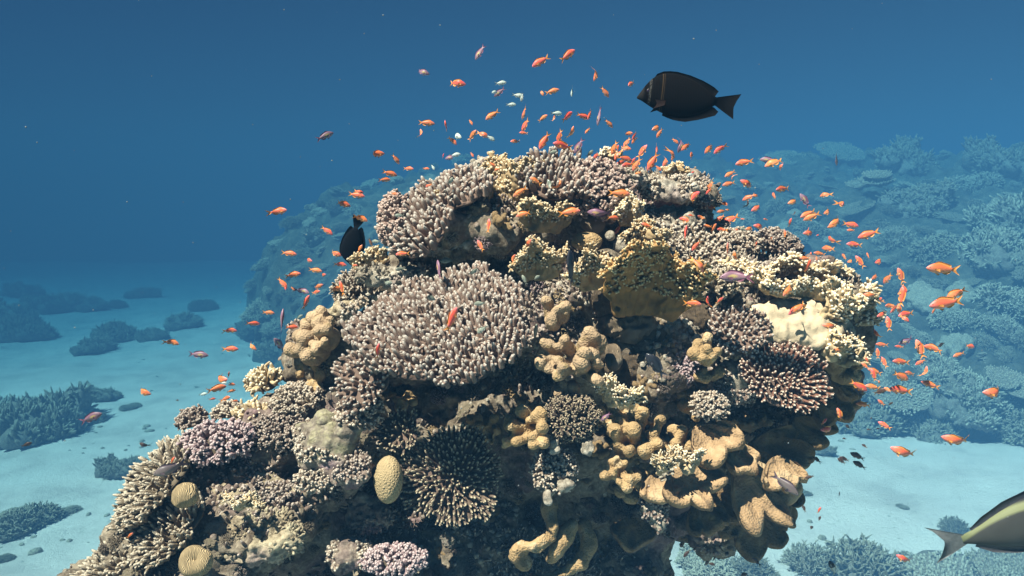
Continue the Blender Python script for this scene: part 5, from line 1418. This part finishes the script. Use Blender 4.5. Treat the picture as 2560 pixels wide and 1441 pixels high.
def fish_matrix(px, py, d, L, head, toward=0.0, roll=0.0, dorsal=None):
    """head = heading in the picture (degrees, 90 = up); toward = part of the heading that points away from the camera"""
    a = math.radians(head); c = math.sqrt(max(0.0, 1 - toward * toward))
    x = (RT * math.cos(a) + UP * math.sin(a)) * c + FW * toward
    x.normalize()
    if dorsal is None: zr = UP * 1.0 - FW * .16 + RT * roll
    else: zr = RT * math.cos(math.radians(dorsal)) + UP * math.sin(math.radians(dorsal))
    z = (zr - x * zr.dot(x))
    if z.length < .15: z = -FW - x * (-FW).dot(x)
    z.normalize(); y = z.cross(x)
    M = (Matrix((x, y, z)).transposed() * L).to_4x4(); M.translation = P(px, py, d)
    return M

NAMES = {'O': 'anthias', 'P': 'anthias', 'W': 'damselfish', 'G': 'damselfish', 'D': 'damselfish', 'K': 'damselfish', 'B': 'damselfish', 'S': 'reef_fish'}
FISH = []
def scene_depth(px, py):
    o = CC; d = (P(px, py, 1.0) - CC).normalized()
    ok, loc, no, idx, ob, mt = SC.ray_cast(bpy.context.evaluated_depsgraph_get(), o, d)
    return (loc - CC).dot(FW) if ok else 99.0

def put_fish(px, py, ln, head, kind, fore=None):
    if fore is None: fore = 1.0
    toward = math.sqrt(max(0, 1 - fore * fore)) * random.choice([-1, 1, 1])
    L0 = {'O': .080, 'P': .095, 'W': .060, 'G': .062, 'D': .058, 'K': .09, 'B': .07, 'S': .16}[kind]
    d = L0 * FPX * fore / ln * 1.0
    d = min(max(d * random.uniform(.92, 1.08), 1.75), 4.6)
    lim = min(scene_depth(px + a, py + b_) for a, b_ in ((0, 0), (ln * .3, 0), (-ln * .3, 0), (0, ln * .2), (0, -ln * .2)))
    if d > lim - .05: d = max(1.3, lim - .07)
    L = ln / FPX * d / fore
    bend = random.choice([-1, 0, 0, 0, 1])
    M = fish_matrix(px, py, d, L, head, toward, random.uniform(-.25, .25))
    root = bpy.data.objects.new(NAMES[kind], None); root.empty_display_size = .02; COL.objects.link(root); root.matrix_world = M
    for n_, me, mt in fish_proto(kind, bend):
        if ln < 15 and n_ in ('eye', 'pectoral_fin', 'pelvic_fin'): continue
        c = bpy.data.objects.new(n_, me); COL.objects.link(c); c.parent = root
    FISH.append((root, kind, px, py, ln, head))

def single_fish(name, shape, px, py, ln, d, head, mats, label, toward=0.0, dorsal=None, bend=0.0, mark=None, cat="fish"):
    M = fish_matrix(px, py, d, ln / FPX * d / math.sqrt(1 - toward ** 2), head, toward, 0.0, dorsal)
    root = bpy.data.objects.new(name, None); root.empty_display_size = .05; COL.objects.link(root); root.matrix_world = M
    for n_, me, k in fish_parts(shape, bend):
        me.materials.append(mats[k]); c = bpy.data.objects.new(n_, me); COL.objects.link(c); c.parent = root
    tag(root, label, cat)
    if mark: MARKS.append((mark, px, py))

bpy.context.view_layer.update()
DK = plain_mat("tang_fin_dark", (0.0015, 0.0015, 0.0018), .9); NV = plain_mat("tang_navy", (0.003, 0.004, 0.006), .9); PCT = plain_mat("tang_pectoral", (0.010, 0.006, 0.0055), .9)
for q in (DK, NV, PCT): q.node_tree.nodes['Principled BSDF'].inputs['Specular IOR Level'].default_value = .08
single_fish("sailfin_tang", 'tang', 1723, 246, 261, 2.0, 179, {'body': tang_mat(), 'fin': DK, 'pect': PCT, 'eye': EYE}, "big dark sailfin fish with fine bars swimming left in open water at upper right", mark="the big dark sailfin fish", dorsal=90)
single_fish("surgeonfish", 'tang', 884, 602, 126, 2.72, -98, {'body': NV, 'fin': NV, 'pect': PCT, 'eye': EYE}, "navy black surgeonfish diving head down at the left edge of the pillar", toward=.35, dorsal=172, mark="the diving black surgeonfish")
YEL = plain_mat("unicornfish_dorsal", (0.022, 0.024, 0.030))
GT = plain_mat("unicornfish_tail", (0.075, 0.085, 0.09))
single_fish("unicornfish", 'naso', 2532, 1322, 405, 1.5, 20, {'body': naso_mat(), 'fin': GT, 'dors': YEL, 'eye': EYE}, "large dark grey fish with yellow back stripe leaving the frame at lower right", bend=.25, mark="the large grey fish", dorsal=108)
# x y length heading kind [foreshortening] - read off the photograph
FL = """1200 131 38 235 P;1352 154 46 212 O;1419 139 45 40 O;1055 180 36 -20 P;1140 208 45 -8 O;1251 208 27 5 W;1249 231 30 215 P;1240 230 20 200 W;1294 239 28 -10 W;1305 243 20 260 W;1277 262 24 0 W;1354 232 18 -60 O;1380 229 34 15 O;1430 229 27 262 W .8;1231 288 37 215 O;1310 283 24 250 O .6;1313 313 26 235 O .6;1309 333 20 175 O;1357 296 26 35 O;1390 284 28 0 W;1386 296 14 90 O;1418 292 35 45 O;1457 291 32 -15 O;1474 287 26 250 O;1066 308 38 -5 O;1115 316 27 100 O;1177 306 16 -60 O;1054 336 26 105 O;1139 339 30 -25 W;1181 339 28 50 O;1207 336 30 -25 O;1226 345 24 -35 W;1131 352 27 -45 O;1288 354 22 185 O;1361 352 45 240 O;1399 341 32 255 O;1431 333 32 80 O;1469 327 18 230 O
1493 184 32 245 O .8;1512 230 30 -50 O;1578 210 22 220 O .7;1498 290 42 262 P;1522 309 26 -40 O;1569 335 24 10 O;1586 340 24 240 O;1585 351 20 240 O;1567 357 26 235 O;1646 320 34 200 O;1649 333 26 240 O;1688 353 20 -40 O
939 386 38 10 O;989 398 26 -55 O;1021 422 24 -5 O;1065 422 16 -5 O;1082 418 16 -60 W;974 434 34 -15 O;961 450 26 5 O;1072 464 16 200 O;986 485 16 -10 O;1137 388 26 10 W;1128 394 28 190 P;1108 391 14 80 O;1180 387 14 -60 O;1199 411 14 240 W;1230 411 18 -40 O;1407 365 46 170 O;1447 365 38 240 P;1381 381 22 10 G;1475 385 22 50 G;1492 389 24 225 O;1339 453 30 150 O;1301 480 38 215 O;1400 465 30 85 O .8;1375 462 26 115 G;1310 535 38 200 O;1422 531 52 8 O;1547 484 52 -5 O;1497 534 50 170 P;1532 545 28 0 O;1221 565 32 85 O;1201 615 28 120 O;1282 648 24 60 O;1320 612 28 60 O;1007 635 32 185 O;926 606 20 -70 O;941 604 22 180 G;999 539 22 180 G;1126 455 24 60 G;1120 652 36 185 G;1097 675 46 100 P;1183 682 26 45 G
769 651 24 -10 O;788 676 32 -10 O;850 661 30 -10 O;732 687 36 8 O;806 689 19 15 O;706 708 34 -50 O;712 719 14 -60 O;732 722 14 -50 O;757 727 34 -20 P;794 718 28 25 O;790 731 22 15 O;837 722 28 0 O;854 721 34 105 O;765 757 36 70 O;671 782 28 -5 O;705 803 56 85 P;729 818 26 0 O;748 794 20 35 G;698 862 34 118 P .8;1129 800 60 68 O;945 879 38 82 O;1072 744 30 -20 G;1200 759 28 185 G;1205 824 28 220 G;967 708 26 0 G;1001 672 22 200 G;885 664 16 0 O;817 577 33 -35 O;722 634 36 -8 O;837 635 34 -15 O;900 622 20 60 O;696 529 42 8 O;856 510 36 -15 O;891 488 38 -10 O;897 480 20 -10 O;901 545 36 -25 O;812 341 40 30 P
547 952 48 12 O;541 972 42 15 O;572 937 15 80 O;577 961 18 -10 O;578 978 18 10 O;566 996 22 22 O;587 1003 14 0 O;530 998 14 5 O;507 986 20 10 W;558 958 16 0 W;355 981 42 -12 O;227 1045 54 22 P;359 1114 24 160 D;423 1176 74 195 S;325 1339 18 40 O;432 1151 18 60 O;429 855 36 -18 O;496 887 46 -5 P;575 826 32 -5 O;575 873 38 0 O;632 809 28 -5 O;628 867 28 -30 O;443 1001 8 0 D;66 1112 22 20 D
1536 370 32 250 O;1545 371 16 80 O;1564 371 26 -10 O;1543 386 28 250 O;1605 380 34 55 O;1562 397 36 -15 O;1555 406 28 200 O;1570 413 30 190 O;1582 406 24 60 O;1592 411 34 240 O;1632 404 48 240 O;1642 372 22 260 O .7;1646 421 18 -45 O;1666 404 32 240 O;1685 387 22 260 O .5;1706 362 42 240 P;1716 366 28 220 O;1728 390 20 60 O .5;1775 371 30 225 O;1800 372 36 220 O;1605 437 18 180 D;1734 431 12 200 O;1727 436 16 200 W;1860 406 40 195 O;1920 400 34 175 P;1935 406 40 205 O;1951 419 18 60 O;1825 435 28 210 O;1831 441 16 265 O;1822 460 30 195 O;1870 462 40 150 O;1956 473 36 190 O;1775 465 24 240 O;1772 478 20 230 O;1732 494 40 40 O;1797 487 18 90 D .7;1872 494 28 205 O;1891 490 20 180 O;1871 512 18 90 D .7;1935 490 14 90 O .5;1779 519 14 150 O .5;1814 510 20 170 O;1805 529 22 185 O;1821 526 14 170 O;1800 546 24 215 O;1827 549 40 210 O;1895 520 34 205 O;1857 548 9 180 O;1914 549 11 170 O;1986 505 32 195 O;2012 502 38 125 P;1987 534 10 90 D;2020 535 38 205 O;2030 542 38 205 O;1975 557 22 70 O;1716 550 30 165 O;1727 539 14 170 O;1752 544 18 160 O;1769 566 20 175 O;1784 571 26 55 O;1804 574 22 180 O;1844 575 12 180 O;1860 574 20 180 G;1876 572 24 190 O;1900 567 30 170 O;2021 575 11 90 O;2026 584 34 180 O;1545 574 24 240 O;1617 564 26 160 O;1714 585 40 78 O;1741 614 32 230 O;1819 625 32 95 O;1836 642 26 95 O;1749 661 40 -60 O;1890 615 20 80 O;1927 597 12 30 O;1962 585 16 90 O;2019 667 40 55 O;2005 647 24 0 O
1840 691 74 185 P;1974 724 42 225 O;1991 773 44 215 O;1998 770 40 215 O;1730 759 38 -5 O;1768 757 30 85 O;1799 752 22 40 O;2078 817 36 170 O;2095 877 18 140 O;2190 692 26 215 O;2219 697 24 250 O .7;2252 690 38 110 O;2110 642 13 100 O .6;2129 654 13 190 O .6;2150 655 32 120 O;2170 640 14 80 O .6;2202 654 16 200 O .5;2076 600 16 80 O .5;2071 622 18 170 O .5;2136 612 36 175 O;2172 586 46 200 O;2046 588 10 200 O;2049 635 28 170 O;2027 636 10 90 O;2041 646 10 270 O;2012 646 24 180 O;2126 562 38 -12 O;2127 576 18 180 O;2094 555 44 205 O;2079 567 20 190 O;2108 511 18 200 O .5;2073 530 16 200 O .5;2062 487 14 200 O .5;2091 399 26 -70 P .8;2358 673 76 176 O
2177 739 28 170 O;2199 752 13 90 O .5;2260 722 26 -70 O;2254 742 46 85 O;2224 765 26 180 O;2236 772 30 220 O;2247 775 28 90 O;2209 786 32 200 O;2265 786 42 190 O;2262 797 24 -35 O;2221 810 34 100 O;2391 733 52 222 O;2366 758 78 190 O;2335 776 18 240 O;2191 837 24 110 O;2205 862 26 178 O;2194 884 24 95 O;2210 906 26 110 O;2248 867 18 175 O;2267 854 32 200 P;2300 873 46 112 O;2335 870 40 172 O;2354 862 22 200 D;2425 866 28 -10 O;2397 887 28 200 O;2253 905 40 175 O;2301 906 24 215 O;2314 932 30 80 O;2252 941 46 -25 O;2274 934 26 165 O;2326 962 36 160 O;2187 929 34 160 O;2184 938 30 110 O;2146 965 46 -30 O;2182 968 36 170 O;2200 979 28 25 D;2252 976 54 172 O;2220 974 18 160 O;2197 957 11 90 O;2158 1012 30 172 O;2203 1007 20 140 O;2226 1010 14 30 D;2212 1064 28 150 O;2180 1046 10 180 D;2172 1074 9 180 D;2196 1072 9 180 D;2161 1115 14 150 D;2120 1068 16 140 D;2493 985 66 173 O;2392 1104 58 163 O;2260 1134 54 155 O;2111 1097 10 170 D;2042 1149 22 150 D;2144 1141 32 155 D;2111 1148 22 160 D;2104 1153 22 145 D;2149 1163 30 150 D;2099 1037 32 110 O;2073 1075 40 180 O;2060 1055 22 35 O;2167 901 14 120 O;2163 915 18 140 O
2098 1238 15 75 D;2048 1276 17 60 O;2049 1297 13 75 D;2031 1322 18 130 D;2007 1247 12 120 D;2010 1272 18 110 D;2261 1400 34 150 O;2082 1420 36 115 B;1962 1211 66 -40 S;1718 1383 24 230 D;1749 1368 18 170 D;1793 1384 26 165 D;1778 1410 18 -20 D;1891 1403 26 150 D;2024 1193 20 200 D;1515 1042 28 225 P;1640 915 70 128 K;1427 672 84 96 K .9;1311 700 24 115 G;1340 695 20 30 G;1339 832 40 82 G;1685 1352 26 150 D;1705 1365 18 140 D;1855 1438 26 10 D;1595 433 14 200 O;1243 424 14 200 O"""
for ln_ in FL.replace("\n", ";").split(";"):
    q = ln_.split()
    if len(q) < 5: continue
    fo = float(q[5]) if len(q) > 5 else random.choice([1, 1, .95, .9])
    put_fish(float(q[0]), float(q[1]), float(q[2]) * 1.12, float(q[3]), q[4], fo)

# --- labels: look, facing, and the coral each one swims by
def facing(h):
    h = h % 360
    return ['right', 'upper right', 'upward', 'upper left', 'left', 'lower left', 'downward', 'lower right'][int((h + 22.5) // 45) % 8]
auto_labels([(r, ('tiny ' if ln < 17 else ('large ' if ln > 44 else '')) + KIN[kind][3] + ' fish facing ' + facing(head), px, py) for r, kind, px, py, ln, head in FISH if kind in 'OPWGDKBS'], "fish", "small fish schooling round the pillar")
# ================================================================== DRIFTING SPECKS AND RUBBLE
m_sp = plain_mat("plankton_pale", (0.16, 0.18, 0.19), .9)
m = MB()
for _ in range(150):
    d = rng.uniform(.7, 3.5); c = P(rng.uniform(-50, 2610), rng.uniform(-30, 1470), d)
    r = rng.choice([.0006, .0009, .0013, .002]) * d * .42
    ball(m, c, (r * rng.uniform(.7, 1.5), r, r * rng.uniform(.7, 1.4)), 6, 4)
tag(obj("plankton", m.mesh("plankton"), m_sp), "pale specks drifting in the water", "plankton", kind='stuff')
m = MB(); n = 0
V0 = bpy.data.objects['sand_seabed'].data
for _ in range(9000):
    if n >= 800: break
    x, y = rng.uniform(-22, 22), rng.uniform(8, 46)
    if vnoise(np.array([[x * .22, y * .3, 3.3]]))[0] < .05: continue
    h = SAND_BVH.ray_cast(Vector((x, y, 5)), Vector((0, 0, -1)))
    if h[0] is None: continue
    r = rng.uniform(.02, .10) * (1.6 if rng.random() < .1 else 1); n += 1
    ball(m, (x, y, h[0].z + r * .1), (r * rng.uniform(.7, 1.8), r, r * rng.uniform(.35, .8)), 6, 4, rot=np.array(Matrix.Rotation(rng.uniform(0, 6.28), 3, 'Z')))
tag(obj("coral_rubble", m.mesh("coral_rubble"), M_FARPALE), "broken coral rubble strewn over the sand", "rubble", kind='stuff')
# ------------------------------------------------------------------ the water between things: one closed box of even haze
hz = bpy.data.materials.new("haze"); hz.use_nodes = True
t = hz.node_tree; t.nodes.clear()
o_ = t.nodes.new("ShaderNodeOutputMaterial"); pv = t.nodes.new("ShaderNodeVolumePrincipled")
pv.inputs['Color'].default_value = (0.025, 0.077, 0.156, 1)
pv.inputs['Absorption Color'].default_value = (0.055, 0.32, 0.47, 1)
pv.inputs['Density'].default_value = 0.114 / K
pv.inputs['Anisotropy'].default_value = -0.35
t.links.new(pv.outputs[0], o_.inputs['Volume'])
mb = MB()
X0, X1, Y0, Y1, Z0, Z1 = (q * K for q in (-72, 72, -40, 92, -3.2, 9.4))
V = [(x, y, z) for z in (Z0, Z1) for y in (Y0, Y1) for x in (X0, X1)]
mb.add(V, F4=[(0, 2, 3, 1), (4, 5, 7, 6), (0, 1, 5, 4), (2, 6, 7, 3), (0, 4, 6, 2), (1, 3, 7, 5)])
hme = mb.mesh("haze"); hme.polygons.foreach_set('use_smooth', np.zeros(6, dtype=bool))
tag(obj("haze", hme, hz), "blue sea water fading distant reef and sand", "water", kind='stuff')
